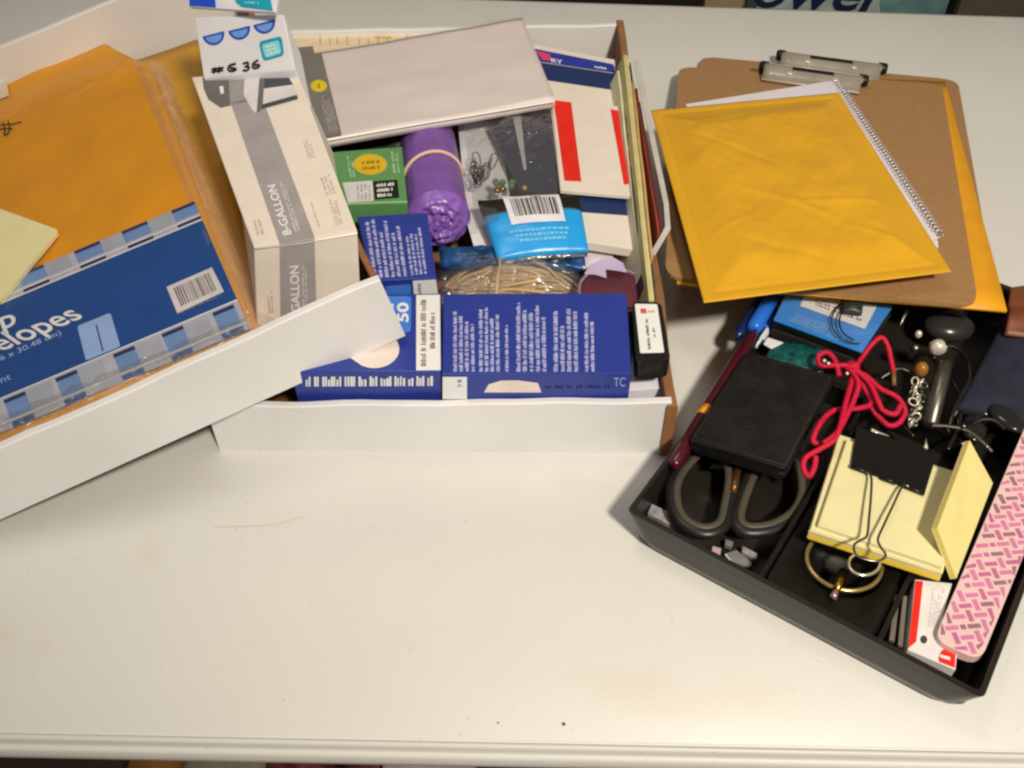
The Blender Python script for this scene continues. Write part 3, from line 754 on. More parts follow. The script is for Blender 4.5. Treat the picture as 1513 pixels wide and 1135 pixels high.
# layered sides seen through the film
R = random.Random(3)
e0, e1 = ep.U(205, 92), ep.U(371, 492); dirr = (e1-e0).normalized(); outw = nn.cross(dirr); outw = outw if outw.x > 0 else -outw
for i in range(9):
    h = -.002-.0025*i; s0 = outw*(.0012*i+R.uniform(0, .0012))
    slab('envelope_edge', [e0+s0+nn*h-outw*.01, e0+s0+nn*h, e1+s0+nn*h, e1+s0+nn*h-outw*.01], .0016, M('kraft_edge', (206, 148, 78), rough=.6, var=.12, scale=80), t)
# film: overhanging right side and puckers
q2 = [e0+nn*.002-outw*.004, e0+outw*.017-nn*.012, e1+outw*.017-nn*.012, e1+nn*.002-outw*.004]
sheet('film_wrap', q2, 14, 60, lambda a, b: .004*math.sin(math.pi*a)+.0015*N(a*2, b*9, 1, 3), 0, film('pack_film', gloss=.14, rough=.1, bump=.8, bscale=25, haze=.05), t)
q3 = ep.Q([(-60, 640), (366, 466), (382, 498), (-30, 680)], .001)
sheet('film_wrap', q3, 60, 8, lambda a, b: .001+.0022*math.sin(math.pi*b)+.0018*N(a*14, b*3, 1, 3), 0, CRINKLE, t)
# label card
LBL = [(-75, 449), (287, 298), (369, 486), (-2, 641)]
LBLUE = M('label_blue', (0, 66, 126), rough=.35, var=.04); SKY = M('check_blue', (106, 134, 170)); GREY = M('check_grey', (160, 158, 162)); DNA = M('check_navy', (30, 40, 84))
cq = ep.Q(LBL, .0022); slab('label_card', cq, .0006, LBLUE, t)
lp_ = Plane(cq[0], None, cq[1], cq[3]); pr = Print(lp_, t, .0003)
pr.quad(LBL, 0, 0, 1, .165, M('check_base', (176, 170, 172)), 'check_band'); pr.quad(LBL, 0, .80, 1, 1.0, MATS['check_base'], 'check_band')
for k, u0 in enumerate((.905, .70, .505, .275, .07, -.1)):
    for (v0, v1, un) in ((.0, .10, 0), (.815, .945, -.03)):
        a, b = max(0, u0+un+(.02 if v0 else 0)), u0+un+.105
        if b <= 0.02: continue
        b = min(b, 1)
        pr.quad(LBL, a, v0, b, v1, SKY, 'check', .0002); pr.quad(LBL, a, v0, b, v0+.025, DNA, 'check_edge', .0004); pr.quad(LBL, a+.0, v1+.025 if not v0 else .965, b, (v1+.05) if not v0 else 1.0, LBLUE if v0 else DNA, 'check_edge', .0003)
        pr.quad(LBL, max(0, b), v0, min(1, b+.1), v1, GREY, 'check', .0002)
for v in (.125, .162, .80, .955): pr.quad(LBL, 0, v-.004, 1, v+.004, WPRINT, 'check_line', .0005)
pr.text('Envelopes', (-66, 547.5), (124, 468.5), (-90, 529), WPRINT, bold=.012)
pr.text('Clasp', (-86, 524), (26, 478), (-94, 499), WPRINT, bold=.012)
pr.text('(22.86 x 30.48 cm)', (-32, 548), (91, 494), (-34.5, 541), M('pale_blue_print', (150, 170, 200)), bold=.005)
pr.text('25 count', (-52, 588), (17, 560), (-55, 579), MATS['pale_blue_print'])
ic = [(114, 482), (163, 462), (178, 512), (127, 533)]
pr.poly(ic, M('icon_blue', (146, 168, 200)), 'envelope_icon', r=.002); pr.poly([(141, 480), (143, 479), (153, 518), (151, 519)], DNA, 'envelope_icon', lift=.0003)
bcq = [(246, 424), (313, 395), (331, 431), (262, 463)]
pr.poly(bcq, M('barcode_paper', (208, 196, 188)), 'barcode_panel'); barcode(pr, bcq, M('bar_ink', (96, 86, 82), raw=True), 5, .12, .9, .14, .84)
pr.words([(262, 462), (328, 434), (329, 437), (263, 465)], 1, INK, pitch=.05)
pr.done()
sheet('film_wrap', [bil(q, .02, .10), bil(q, .98, .10), bil(q, .99, .99), bil(q, .01, .99)], 50, 60, lambda a, b: .0046+.0016*wr(a, b)/.002+.0012*N(a*3+b*2, b*9-a*4, 1, 7), 0, film('face_film', gloss=.07, rough=.16, bump=.5, bscale=22, haze=.0), t)
# pen marks and white corner tag on the kraft face
pm = M('pen_ink', (44, 34, 24), raw=True); k3 = lambda L_: [ep.U(x, y, .0016) for x, y in L_]
bm = bmesh.new()
for L_ in ([(-10, 186), (6, 184), (20, 183), (32, 180)], [(-8, 194), (4, 190), (18, 190)], [(4, 180), (7, 190), (6, 200)], [(12, 178), (14, 190), (10, 199), (5, 197)]): add_tube(bm, spline(k3(L_), 5), .0005, 5)
obj('pen_mark', bm, pm, t)
slab('corner_tag', ep.Q([(-40, 128), (8, 112), (13, 140), (-36, 160)], .0022), .0008, M('tag_cream', (214, 186, 150)), t, bevel=.0002)

# sticky pad on top
q = LP(HP+.008).Q([(-90, 285), (0, 309), (83, 339), (-2, 442), (-90, 420)])
t = thing('sticky_pad', 'pale yellow notepad on the kraft envelopes at the left picture edge', 'notepad', sum(q, Vector())/5-nn*.006)
NOTE = M('note_yellow', (224, 208, 148), rough=.65, var=.03); NOTE2 = M('note_yellow_deep', (230, 196, 66), rough=.65, var=.04)
for i in range(4): slab('sheet_layer', [p+Vector((.0003*math.sin(i*2.1), .0003*math.cos(i*3.7), -.0013*i)) for p in q], .0012, NOTE, t)

# white bag box
gp = LP(.080)
GT = [(283, 114), (436, 100), (528, 341), (375, 365)]
gq = gp.Q(GT); gc = sum(gq, Vector())/4
t = thing('bag_box', 'white and grey carton of 8-gallon bags standing in the left box', 'carton', gc-nn*.075)
IV = M('ivory_card', (226, 208, 182), rough=.5, var=.03)
gb = [gq[0]-nn*.074+u*.002, gq[1]-nn*.074, LP(.008).U(535, 482), LP(.008).U(381, 505)]
bm = bmesh.new(); va = [bm.verts.new(p) for p in gq]; vb = [bm.verts.new(p) for p in gb]
bm.faces.new(va); bm.faces.new(vb[::-1])
for i in range(4): bm.faces.new((va[i], vb[i], vb[(i+1) % 4], va[(i+1) % 4]))
bmesh.ops.bevel(bm, geom=list(bm.edges), offset=.0009, segments=2, affect='EDGES', profile=.6)
obj('carton_body', bm, IV, t)
fpl = Plane(gq[3], None, gq[2], gb[3])
GS = M('stripe_grey', (158, 146, 138)); GF = M('stripe_text', (204, 194, 182)); FA = M('faint_print', (200, 178, 160))
pr = Print(gp, t)
pr.poly([(340, 150), (388, 146), (465, 351), (413, 359.5)], GS, 'stripe')
pr.text('8-GALLON', (431, 346), (406, 272), (419, 349), WPRINT, bold=.02)
pr.words([(412, 270), (420, 268), (444, 340), (435, 343)], 2, GF, vertical=True, seed=8, pitch=.035, ragged=.1)
pr.words([(446, 206), (458, 204), (466, 232), (455, 235)], 3, FA, vertical=True, seed=14, pitch=.07)
pr.words([(468, 250), (484, 247), (497, 285), (481, 289)], 3, FA, vertical=True, seed=15, pitch=.07)
pr.words([(484, 290), (496, 288), (507, 330), (495, 333)], 3, FA, vertical=True, seed=16, pitch=.07)
pr.words([(370, 320), (384, 318), (392, 345), (378, 348)], 2, FA, vertical=True, seed=17, pitch=.1)
pr.words([(456, 295), (460, 294), (474, 335), (470, 336)], 1, FA, vertical=True, seed=18, pitch=.04)
# picture of a bin on the carton
D1, D2, D3 = M('bin_dark', (104, 98, 88)), M('bin_mid', (150, 142, 130)), M('bin_light', (214, 202, 188)); D4 = M('bin_black', (66, 70, 68))
pr.poly([(299, 115), (338, 111), (340, 156), (326, 159), (308, 147), (301, 131)], D1, 'bin_picture')
pr.poly([(324, 128), (330, 127), (331, 138), (326, 139)], WPRINT, 'bin_picture', .0003)
pr.poly([(338, 111), (362, 109), (364, 150), (340, 156)], D2, 'bin_picture')
pr.poly([(362, 108), (384, 106), (379, 168), (371, 160), (360, 140)], D3, 'bin_picture', .0002)
pr.poly([(384, 107), (391, 106), (388, 160), (379, 168)], D1, 'bin_picture', .0003)
pr.poly([(391, 106), (420, 103), (433, 125), (390, 131)], D4, 'bin_picture', .0002)
pr.poly([(390, 131), (434, 125), (439, 140), (388, 154)], D3, 'bin_picture', .0002)
pr.poly([(388, 154), (439, 140), (440, 146), (386, 161)], D4, 'bin_picture', .0003)
pr.done()
pr = Print(fpl, t, .0008)
pr.poly([(413.5, 361), (464.5, 353), (468, 470), (415, 480)], GS, 'stripe')
pr.text('8-GALLON', (443, 474), (441, 392), (431, 475), WPRINT, bold=.02)
pr.words([(445, 392), (453, 391), (456, 468), (447, 470)], 2, GF, vertical=True, seed=8, pitch=.035, ragged=.1)
pr.words([(394, 430), (403, 429), (405, 462), (396, 463)], 2, FA, vertical=True, seed=19, pitch=.08)
pr.done()
seam = [fpl.U(x, y, .0004) for x, y in ((376, 368), (450, 358), (528, 345))]
tube('flap_edge', seam, .0006, M('flap_white', (232, 222, 205)), t, 5)

# blue and white supply box behind it
a_, b_ = LP(.082), LP(.116)
sp = Plane(b_.U(287, 25), None, b_.U(419, 21), a_.U(301, 116)); fq = sp.Q([(287, 25), (419, 21), (436, 103), (301, 116)])
t = thing('supply_box', 'white carton with blue half discs and a teal label, behind the bag carton', 'carton', sum(fq, Vector())/4-sp.n*.05)
slab('carton_body', fq, .03, M('supply_white', (222, 214, 210), rough=.5, var=.03), t, -nn, .0008)
pr = Print(sp, t)
DB1, DB2 = M('disc_edge', (44, 72, 176)), M('disc_blue', (110, 150, 226)); TE, TE2 = M('teal_print', (20, 146, 160)), M('teal_pale', (120, 206, 214))
for cx, cy in ((315, 50), (353, 42), (390, 33)):
    pr.ellipse((cx, cy), 16.5, 17, DB1, 'half_disc', -8, 172, rot=-6); pr.ellipse((cx+.5, cy+3), 12, 10.5, DB2, 'half_disc', -8, 172, .0002, rot=-6)
pr.poly([(382, 62), (416, 53), (420, 82), (389, 91)], TE, 'teal_label', r=.003); pr.poly([(386, 66), (412, 59), (416, 79), (392, 86)], TE2, 'teal_label', .0002, r=.002)
pr.words([(391, 67), (410, 62), (413, 78), (395, 83)], 3, WPRINT, seed=20, pitch=.13, lift=.0003)
pr.done()
hp = lambda L_: [sp.U(x, y, .0008) for x, y in L_]
bm = bmesh.new()
for L_ in ([(318, 100), (316, 108)], [(325, 99), (323, 107)], [(313, 102), (330, 100)], [(313, 106), (329, 104)], [(348, 94), (339, 97), (337, 103), (343, 105), (349, 102), (340, 100)], [(359, 94), (366, 92), (366, 97), (362, 98), (368, 99), (365, 104), (359, 104)], [(381, 89), (374, 94), (374, 100), (381, 100), (383, 96), (376, 96)]):
    add_tube(bm, spline(hp(L_), 4), .0007, 5)
obj('handwriting', bm, BLACK, t)
lpl = Plane(LP(.124).U(279, 10), None, LP(.124).U(406, 18), LP(.135).U(270, -40)); lq = lpl.Q([(270, -40), (414, -36), (406, 18), (279, 10)])
slab('lid', lq, .003, M('lid_white', (214, 206, 200)), t, bevel=.0006)
pr = Print(lpl, t, .0006)
pr.poly([(278, -20), (316, -18), (319, 11), (280, 8.5)], M('lid_blue', (24, 72, 180)), 'lid_print'); pr.poly([(345, -14), (398, -12), (403, 16), (357, 10), (348, 3)], TE, 'lid_print')
pr.words([(358, -6), (392, -4), (394, 9), (362, 6)], 2, TE2, seed=23, pitch=.1, lift=.0003)
pr.done()

# ================================================================== CLIPBOARDS, NOTEBOOK, MAILER
MAS = M('masonite', (158, 116, 70), rough=.6, var=.08, scale=300, bump=.1, bscale=900)
def tiltplane(pt_top, z1, pt_bot, z2): 
    A, B = P(*pt_top, z1), P(*pt_bot, z2); return Plane(A, None, A+Vector((1, -.09, 0)), B)
cpl0 = tiltplane((1225, 100), .006, (1230, 430), .052)
cpl1 = tiltplane((1200, 112), .016, (1215, 430), .060)
def clipboard(label, pl, quad, clip, rr=.016):
    q = pl.Q(quad); t = thing('clipboard', label, 'clipboard', sum(q, Vector())/4-pl.n*.003, 'stacked clipboards')
    slab('board', rounded(q, rr, 6), .003, MAS, t, -pl.n, .0005)
    (x0, y0), (x1, y1), dep = clip
    a, b = pl.U(x0, y0), pl.U(x1, y1); e = (b-a).normalized(); f = pl.n.cross(e); f = f if f.y < 0 else -f; L_ = (b-a).length
    def F(s, d, h): return a+e*(s*L_)+f*d+pl.n*h
    slab('clip_base', [F(.06, -.002, .0012), F(.94, -.002, .0012), F(.94, .020, .0012), F(.06, .020, .0012)], .0012, CHROME, t, -pl.n)
    bm = bmesh.new(); pr_ = [(-.001, .004), (.001, .009), (.005, .0115), (.010, .0105), (.016, .0065), (.022, .0022), (.0235, .0028)]; rows = []
    for i in range(13):
        s = .03+.94*i/12; rows.append([bm.verts.new(F(s, d, h)) for d, h in pr_]+[bm.verts.new(F(s, d, h-.0008)) for d, h in pr_[::-1]])
    for r1, r2 in zip(rows, rows[1:]):
        for j in range(len(r1)): bm.faces.new((r1[j], r1[(j+1) % len(r1)], r2[(j+1) % len(r1)], r2[j]))
    bm.faces.new(rows[0]); bm.faces.new(rows[-1][::-1])
    obj('clip_jaw', bm, M('clip_steel', (228, 222, 210), rough=.2, metal=.75, raw=True, spec=.9), t, True)
    for s0, s1 in ((.30, .70),): slab('slot', [F(s0, .0075, .0122), F(s1, .0075, .0122), F(s1, .0105, .0112), F(s0, .0105, .0112)], .0008, BLACK, t, -pl.n)  # dark bar stands in for the dark room mirrored in the chrome
    tube('jaw_edge', [F(.03, .0005, .0092), F(.97, .0005, .0092)], .0012, CHROME, t)  # bright tubes put a highlight along the jaw edges
    tube('jaw_edge', [F(.03, .0230, .0030), F(.97, .0230, .0030)], .0008, CHROME, t)
    lathe('clip_roll', F(.02, .002, .006), F(.98, .002, .006), [(0, .0035), (L_*.96, .0035)], CHROME, t, 14)
    for s in (0, 1):
        c0 = F(s, .0, .0055); ee = e if s else -e
        lathe('end_cap', c0-ee*.006, c0+ee*.003, [(0, .0046), (.001, .0054), (.007, .0054), (.009, .004)], BLACKP, t, 14)
    for s in (.28, .72):
        c0 = F(s, .013, .0075); lathe('rivet', c0, c0+pl.n*.0016, [(0, .0032), (.001, .003), (.0016, .0015)], CHROME, t, 14)
clipboard('brown clipboard at the bottom of the stack, its clip farthest back', cpl0, [(1035, 83), (1415, 118), (1472, 436), (1010, 405)], ((1150, 90), (1304, 110), 0))
q = cpl0.Q([(1050, 108), (1397, 121), (1488, 459), (1000, 418)], .0035)
o = sheet('envelope', q, 16, 16, lambda a, b: .0012*N(a, b, 3, 7), .002, M('envelope_orange', (222, 150, 22), rough=.5, var=.05), None); tag(o, 'orange kraft envelope between the two clipboards', 'envelope')
clipboard('brown clipboard on top of the stack, under the white notebook', cpl1, [(1003, 98), (1392, 124), (1446, 452), (982, 409)], ((1125, 107), (1276, 128), 0))

# spiral notebook
npl = Plane(cpl1.p+cpl1.n*.010, cpl1.n)
nq = npl.Q([(1013, 154), (1232, 119), (1386, 352), (1150, 420)])
t = thing('spiral_notebook', 'white spiral notebook between the clipboards and the yellow mailer', 'notebook', sum(nq, Vector())/4-npl.n*.007)
NW = M('notebook_white', (222, 208, 204), rough=.6, var=.02)
for i in range(3): slab('page_block' if i else 'cover', [p+Vector((.0005*i, -.0012*i, 0))-npl.n*(.0022*i) for p in nq], .0020 if i else .0010, NW, t, -npl.n)
A, B = npl.U(1237, 122, -.001), npl.U(1389, 348, -.001); ax = (B-A).normalized(); sd = npl.n.cross(ax).normalized(); Ls = (B-A).length
bm = bmesh.new(); nc = 52
for i in range(nc):
    c0 = A+ax*(Ls*(i+.5)/nc)
    add_tube(bm, [c0+(sd*math.cos(an)+npl.n*math.sin(an))*.0028+ax*(Ls/nc*.5*(an/(2*math.pi)-.5)) for an in (2*math.pi*k/12 for k in range(13))], .00055, 5)
obj('spiral_wire', bm, M('spiral_white', (196, 188, 182), rough=.3, metal=.5), t, True)
bm = bmesh.new()
for i in range(nc):
    c0 = A+ax*(Ls*(i+.35)/nc)-sd*0+npl.n*.0023; s1 = (nq[1]-A); s1 = s1-ax*s1.dot(ax); s1.normalize()
    p = [c0+s1*.0036, c0+s1*.0050, c0+s1*.0050+ax*(Ls/nc*.5), c0+s1*.0036+ax*(Ls/nc*.5)]
    bm.faces.new([bm.verts.new(x) for x in p])
obj('punched_holes', bm, M('hole_dark', (90, 84, 78), raw=True), t)

# padded mailer
MY = M('mailer_yellow', (216, 157, 30), rough=.42, var=.05, scale=20, bump=.12, bscale=45)
mpl = Plane(cpl1.p+cpl1.n*.020, cpl1.n)
mq = [mpl.U(962, 163, -.001), mpl.U(1239, 137, .001), mpl.U(1406, 401, -.006), mpl.U(1040, 447, -.004)]
def pm_(a, b):
    m_ = .045; e = min(a, 1-a, (b-.0)*1.3, (1-b)*1.3); s = min(max((e-m_)/.16, 0), 1); s = s*s*(3-2*s)
    w1 = N(a*2.3+b*1.6, b*2.6-a*2.0, 1.3, 2); w2 = N(a*5-b*4, b*8+a*5, 1, 5); w3 = abs(N(a*3+b*2.2, b*3-a*2.4, 1.4, 11))
    cr = 0
    for (x, y, an, ln, wd, am) in ((.70, .66, .1, .20, .012, .0016), (.45, .62, .5, .25, .014, .0016), (.30, .30, .6, .3, .016, -.0018), (.15, .72, -.3, .15, .012, .0014), (.55, .10, -.12, .4, .012, -.0012), (.42, .86, .35, .22, .014, -.0014), (.82, .85, .5, .2, .012, .0014)):
        dx, dy = a-x, b-y; al = dx*math.cos(an)+dy*math.sin(an); ac = -dx*math.sin(an)+dy*math.cos(an)
        cr += am*math.exp(-(ac/wd)**2)*math.exp(-(al/ln)**4)
    bub = .00012*math.sin(a*62)*math.sin(b*88)
    fine = .0007*N(a*9+b*3, b*14-a*6, 1, 3)+.0004*N(a*22, b*30, 1, 8)
    seam = -.0007*math.exp(-((e-m_)/.008)**2)
    return s*(.0050+.0022*w1+.0007*w2+bub+cr*.45+fine*.6)+.0003*w2+seam
t_ = sheet('padded_mailer', mq, 110, 140, pm_, lambda a, b: .0005+.003*max(0, min(1, min(a, 1-a, b, 1-b)/.1)), MY, None)
tag(t_, 'yellow padded mailer lying on top of the notebook and clipboards', 'mailer')

# ================================================================== BLACK TRAY
TZ = .032
_P = P
def P(px, py, z=0.0): return _P(px, py, z-.010 if z > .012 else z)     # items settle in the low tray
def Z(z): return Plane((0, 0, z-.010 if z > .012 else z), (0, 0, 1))
A, B = _P(930, 753, TZ), _P(1452, 1027, TZ); tu = (B-A); TWd = tu.length; tu.normalize(); tv = Vector((-tu.y, tu.x, 0)); TL_ = .318
def T(a, b, z=0.0): return Vector((A.x, A.y, 0))+tu*a+tv*b+Vector((0, 0, z))
tr = thing('desk_tray', 'black plastic desk organiser tray with dividers, full of small items', 'tray', T(TWd/2, TL_/2, 0))
def loop(inset, z, r, flare=0):
    q = [T(inset, inset, z), T(TWd-inset, inset, z), T(TWd-inset, TL_-inset, z), T(inset, TL_-inset, z)]
    return rounded(q, r, 7)
bm = bmesh.new(); loops = [loop(.007, .0006, .018), loop(.003, .003, .018), loop(.001, .009, .016), loop(-.0005, .022, .010), loop(-.0012, TZ-.001, .004), loop(-.0008, TZ, .003), loop(.0012, TZ, .003), loop(.0018, TZ-.001, .003), loop(.003, .010, .005), loop(.005, .0035, .006)]
rv = [[bm.verts.new(p) for p in l] for l in loops]
for a, b in zip(rv, rv[1:]):
    for j in range(len(a)): bm.faces.new((a[j], a[(j+1) % len(a)], b[(j+1) % len(a)], b[j]))
bm.faces.new(rv[0][::-1]); bm.faces.new(rv[-1])
obj('shell', bm, M('tray_plastic', (36, 33, 31), rough=.3, var=.1, scale=60, bump=.15, bscale=1500, raw=True, spec=.5), tr, False)
def divider(a0, b0, a1, b1, z=.027, th=.003):
    p, q = T(a0, b0), T(a1, b1); d = (q-p).normalized(); s = Vector((-d.y, d.x, 0))*th/2
    slab('divider', [p+s+Vector((0, 0, z)), p-s+Vector((0, 0, z)), q-s+Vector((0, 0, z)), q+s+Vector((0, 0, z))], z-.005, BLACKP, tr, (0, 0, -1), .0008)
divider(.080, .003, .080, .17); divider(.147, .003, .147, .30); divider(.003, .170, .145, .170, .022)
# platform with a round well between the dividers
wc = _P(1246, 832, .021); bm = bmesh.new(); z = .021
oq = [T(.0825, .004, z), T(.1445, .004, z), T(.1445, .095, z), T(.0825, .095, z)]
cq = Vector((wc.x, wc.y, z)); rad = .0225; n = 40
outer = []
for i in range(n):
    an = 2*math.pi*i/n; d = tu*math.cos(an)+tv*math.sin(an)
    # project onto the platform rectangle
    la, lb_ = (cq-T(0, 0, z)).dot(tu), (cq-T(0, 0, z)).dot(tv)
    k = min(((.1445-la) if math.cos(an) > 0 else (la-.0825))/max(abs(math.cos(an)), 1e-6), ((.095-lb_) if math.sin(an) > 0 else (lb_-.004))/max(abs(math.sin(an)), 1e-6))
    outer.append(bm.verts.new(cq+d*max(k, rad*1.01)))
r0 = [bm.verts.new(cq+(tu*math.cos(2*math.pi*i/n)+tv*math.sin(2*math.pi*i/n))*rad) for i in range(n)]
r1 = [bm.verts.new(v.co+Vector((0, 0, -.003))+(cq-v.co)*.05) for v in r0]
r2 = [bm.verts.new(cq+(v.co-cq)*.75*Vector((1, 1, 0)).length/1.414+Vector((0, 0, -.015))) for v in r0]
for a, b in ((outer, r0), (r0, r1), (r1, r2)):
    for j in range(n): bm.faces.new((a[j], a[(j+1) % n], b[(j+1) % n], b[j]))
bm.faces.new(r2)
obj('well_platform', bm, BLACKP, tr, True)

# ring and small bits in the well
tag(tube('brass_ring', [cq+Vector((.0205*math.cos(a_), .0185*math.sin(a_), .0016+.0005*math.sin(a_))) for a_ in (2*math.pi*i/48 for i in range(48))], .0013, M('ring_gilt', (190, 168, 110), rough=.2, metal=.7, raw=True), None, 8, True), 'thin brass ring lying round the well in the tray', 'ring')
kx = thing('key_fob', 'small brass fob with a pinkish end at the edge of the round well', 'fob', P(1232, 880, .031))
tube('shank', PZ([(1246, 845, .032), (1240, 862, .034), (1235, 874, .034)]), [.0028, .0024, .0018], BRASS, kx, 10)
tube('tip', PZ([(1236, 872, .034), (1230, 884, .0335)]), [.0016, .0022], M('pink_metal', (170, 130, 130), rough=.3, metal=.6), kx, 8)

# scissors
t = thing('scissors', 'scissors with black and grey loop handles in the front left of the tray', 'scissors', P(1085, 760, .012))
HB, HG = M('handle_black', (30, 29, 30), rough=.35, raw=True), M('handle_grey', (76, 71, 62), rough=.5, raw=True)
def loopz(pts, z): return spline([P(x, y, z) for x, y in pts], 6, True)
l1 = [(1030, 672), (1003, 705), (999, 740), (1012, 768), (1040, 781), (1064, 773), (1072, 745), (1078, 708), (1072, 680), (1050, 664)]
l2 = [(1118, 692), (1102, 730), (1093, 765), (1105, 779), (1140, 776), (1172, 757), (1186, 728), (1181, 690), (1160, 672), (1136, 674)]
def grow(pts, k):
    cx, cy = sum(p[0] for p in pts)/len(pts), sum(p[1] for p in pts)/len(pts); return [(cx+(x-cx)*k, cy+(y-cy)*k) for x, y in pts]
for L_ in (l1, l2):
    tube('handle', loopz(grow(L_, 1.10), .029), .0046, HB, t, 12, True, .7)
    tube('grip_liner', loopz(grow(L_, .97), .0310), .0025, HG, t, 12, True, .75)
for s in (0, 1):
    p0 = [(1058, 690), (1128, 690)][s]; tip = [(1165, 560), (1110, 548)][s]; mid = [(1105, 640), (1095, 640)][s]
    slab('blade', PZ([(p0[0]-9, p0[1], .030-.002*s), (p0[0]+9, p0[1]+2, .030-.002*s), (mid[0]+9, mid[1], .030-.002*s), (tip[0]+2, tip[1], .03-.002*s), (mid[0]-9, mid[1], .030-.002*s)]), .0015, STEEL, t)
# bits under and before the scissors
SB = M('clear_bits', (150, 140, 134), rough=.25, var=.3, scale=200); SB2 = M('bright_bits', (150, 144, 136), rough=.2, metal=.4)
def bit(name, label, pts, z, mat, th=.004, cat='clip'):
    q = Z(z).Q(pts); bm = bmesh.new(); add_slab(bm, q, th, None, .0006); tag(obj(name, bm, mat, None, org=sum(q, Vector())/len(q)-Vector((0, 0, th))), label, cat)
bit('staple_strip', 'greyish strip of staples in the front left corner of the tray', [(963, 744), (996, 760), (1003, 782), (957, 758)], .012, SB, cat='staples')
bit('metal_clip', 'pinkish metal piece below the left scissor handle', [(1053, 806), (1066, 810), (1064, 822), (1051, 816)], .026, M('pinkish', (180, 150, 140), rough=.3), cat='clip')
bit('metal_clip', 'bright silver chip right of the scissor joint, upper of three', [(1072, 796), (1084, 800), (1082, 808), (1071, 804)], .02, SB2)
bit('metal_clip', 'bright silver chip by the scissors, widest and lowest of three', [(1070, 818), (1088, 812), (1112, 832), (1108, 838), (1078, 828)], .018, SB2)
bit('metal_clip', 'grey chip by the scissors, rightmost of three', [(1097, 806), (1120, 818), (1118, 826), (1096, 815)], .02, SB)
o = tube('brown_clip', PZ([(1090, 690, .033), (1086, 712, .032), (1082, 728, .031)]), .0026, M('brown_metal', (96, 66, 40), rough=.3, metal=.5, raw=True), None, 8); tag(o, 'brown metal rod between the two scissor handles', 'rod')

# wallet
wp = Z(.052); wq = wp.Q([(1103, 519), (1233, 556), (1161, 694), (1019, 650)])
t = thing('wallet', 'worn black leather wallet lying over the scissors', 'wallet', sum(wq, Vector())/4-Vector((0, 0, .014)))
LE = M('black_leather', (17, 16, 16), rough=.5, var=.6, scale=70, bump=.6, bscale=500, raw=True)
for i in range(2): slab('leather_panel', rounded([p+Vector((.0006*i, -.0008*i, -.0046*i)) for p in wq], .004), .0042, LE, t, (0, 0, -1), .002, False)
st = []
for i in range(4): st += [wq[i].lerp(sum(wq, Vector())/4, .06)+Vector((0, 0, .0002))]
tube('stitching', st+[st[0]], .0003, M('thread', (52, 48, 46), raw=True), t, 4)

# pens at the left wall
def pen(name, label, pa, pb, prof, mat, z=.045):
    a, b = P(*pa), P(*pb); t = thing(name, label, 'pen', (a+b)/2-Vector((0, 0, .004))); L_ = (b-a).length
    lathe('barrel', a, b, [(L_*k, r) for k, r in prof], mat, t, 18); return t, a, b
t, a, b = pen('maroon_pen', 'dark maroon pen with an orange sticker along the left tray wall', (1117, 487, .047), (994, 690, .040), [(0, .0008), (.06, .0030), (.2, .0042), (.6, .0046), (.9, .0046), (.985, .0042), (1, .003)], M('pen_maroon', (72, 14, 34), rough=.25, raw=True, spec=.6))
d = (b-a).normalized(); c0 = a.lerp(b, .635)
lathe('sticker', c0-d*.004, c0+d*.004, [(0, .0047), (.008, .0047)], M('orange_sticker', (238, 140, 30)), t, 18)
c0 = a.lerp(b, .32)
pl_ = Plane(c0+Vector((0, 0, .0047)), (0, 0, 1)); pr = Print(pl_, t, .0); pr.words([(1093, 534), (1097, 536), (1069, 580), (1065, 578)], 1, BRASS, vertical=True, pitch=.035, ragged=0); pr.done()
t, a, b = pen('blue_marker', 'bright blue marker at the far end of the left tray wall', (1150, 425, .046), (1112, 488, .043), [(0, .0055), (.9, .0055), (.97, .0048), (1, .003)], M('marker_blue', (44, 110, 206), rough=.25))
c0 = a.lerp(b, .25); lathe('band', c0, b, [(0, .0057), (.002, .0057)], M('marker_dark', (24, 60, 150)), t)
pen('navy_pen', 'dark blue pen beside the bright blue marker', (1135, 425, .040), (1088, 500, .038), [(0, .004), (.9, .004), (1, .002)], M('pen_navy', (24, 40, 92), rough=.3, raw=True))
t, a, b = pen('white_pen', 'white and blue striped pen between the marker and the pin box', (1172, 425, .040), (1115, 512, .038), [(0, .0035), (.9, .0035), (1, .002)], M('pen_white', (206, 206, 214), rough=.3))
c0 = a.lerp(b, .45); d = (b-a).normalized(); lathe('grip', c0, c0+d*.02, [(0, .0037), (.02, .0037)], M('marker_blue', (44, 110, 206)), t)

# pin box
bp2 = Z(.052); bq = bp2.Q([(1163, 432), (1320, 452), (1273, 522), (1143, 474)])
t = thing('pin_box', 'clear lidded blue box with a white label under the clipboard edge', 'box', sum(bq, Vector())/4-Vector((0, 0, .014)))
slab('tray_base', bq, .006, BLACKP, t, (0, 0, -1), .0008)
o = ORG[t]
slab('insert', [p+Vector((0, 0, .0006)) for p in bq], .0005, M('pin_blue', (30, 132, 206), rough=.3), t)
slab('lower_half', [p+Vector((0, -.001, -.0065)) for p in bq], .008, M('box_dark', (44, 42, 40), rough=.2, raw=True), t, (0, 0, -1), .0008)
pr = Print(Z(.0527), t)
pr.poly([(1190, 434), (1296, 452), (1278, 486), (1182, 452)], WPRINT, 'label'); pr.words([(1205, 441), (1285, 455), (1276, 478), (1205, 452)], 3, INK, seed=6, pitch=.06)
pr.words([(1178, 464), (1262, 492), (1252, 510), (1165, 474)], 4, M('pale_pin_ink', (110, 170, 214)), seed=27, pitch=.035)
pr.done()
slab('lid', [p+Vector((0, 0, .0022)) for p in bq], .0008, film('lid_clear', gloss=.08, rough=.05, bump=.1, haze=.02), t)
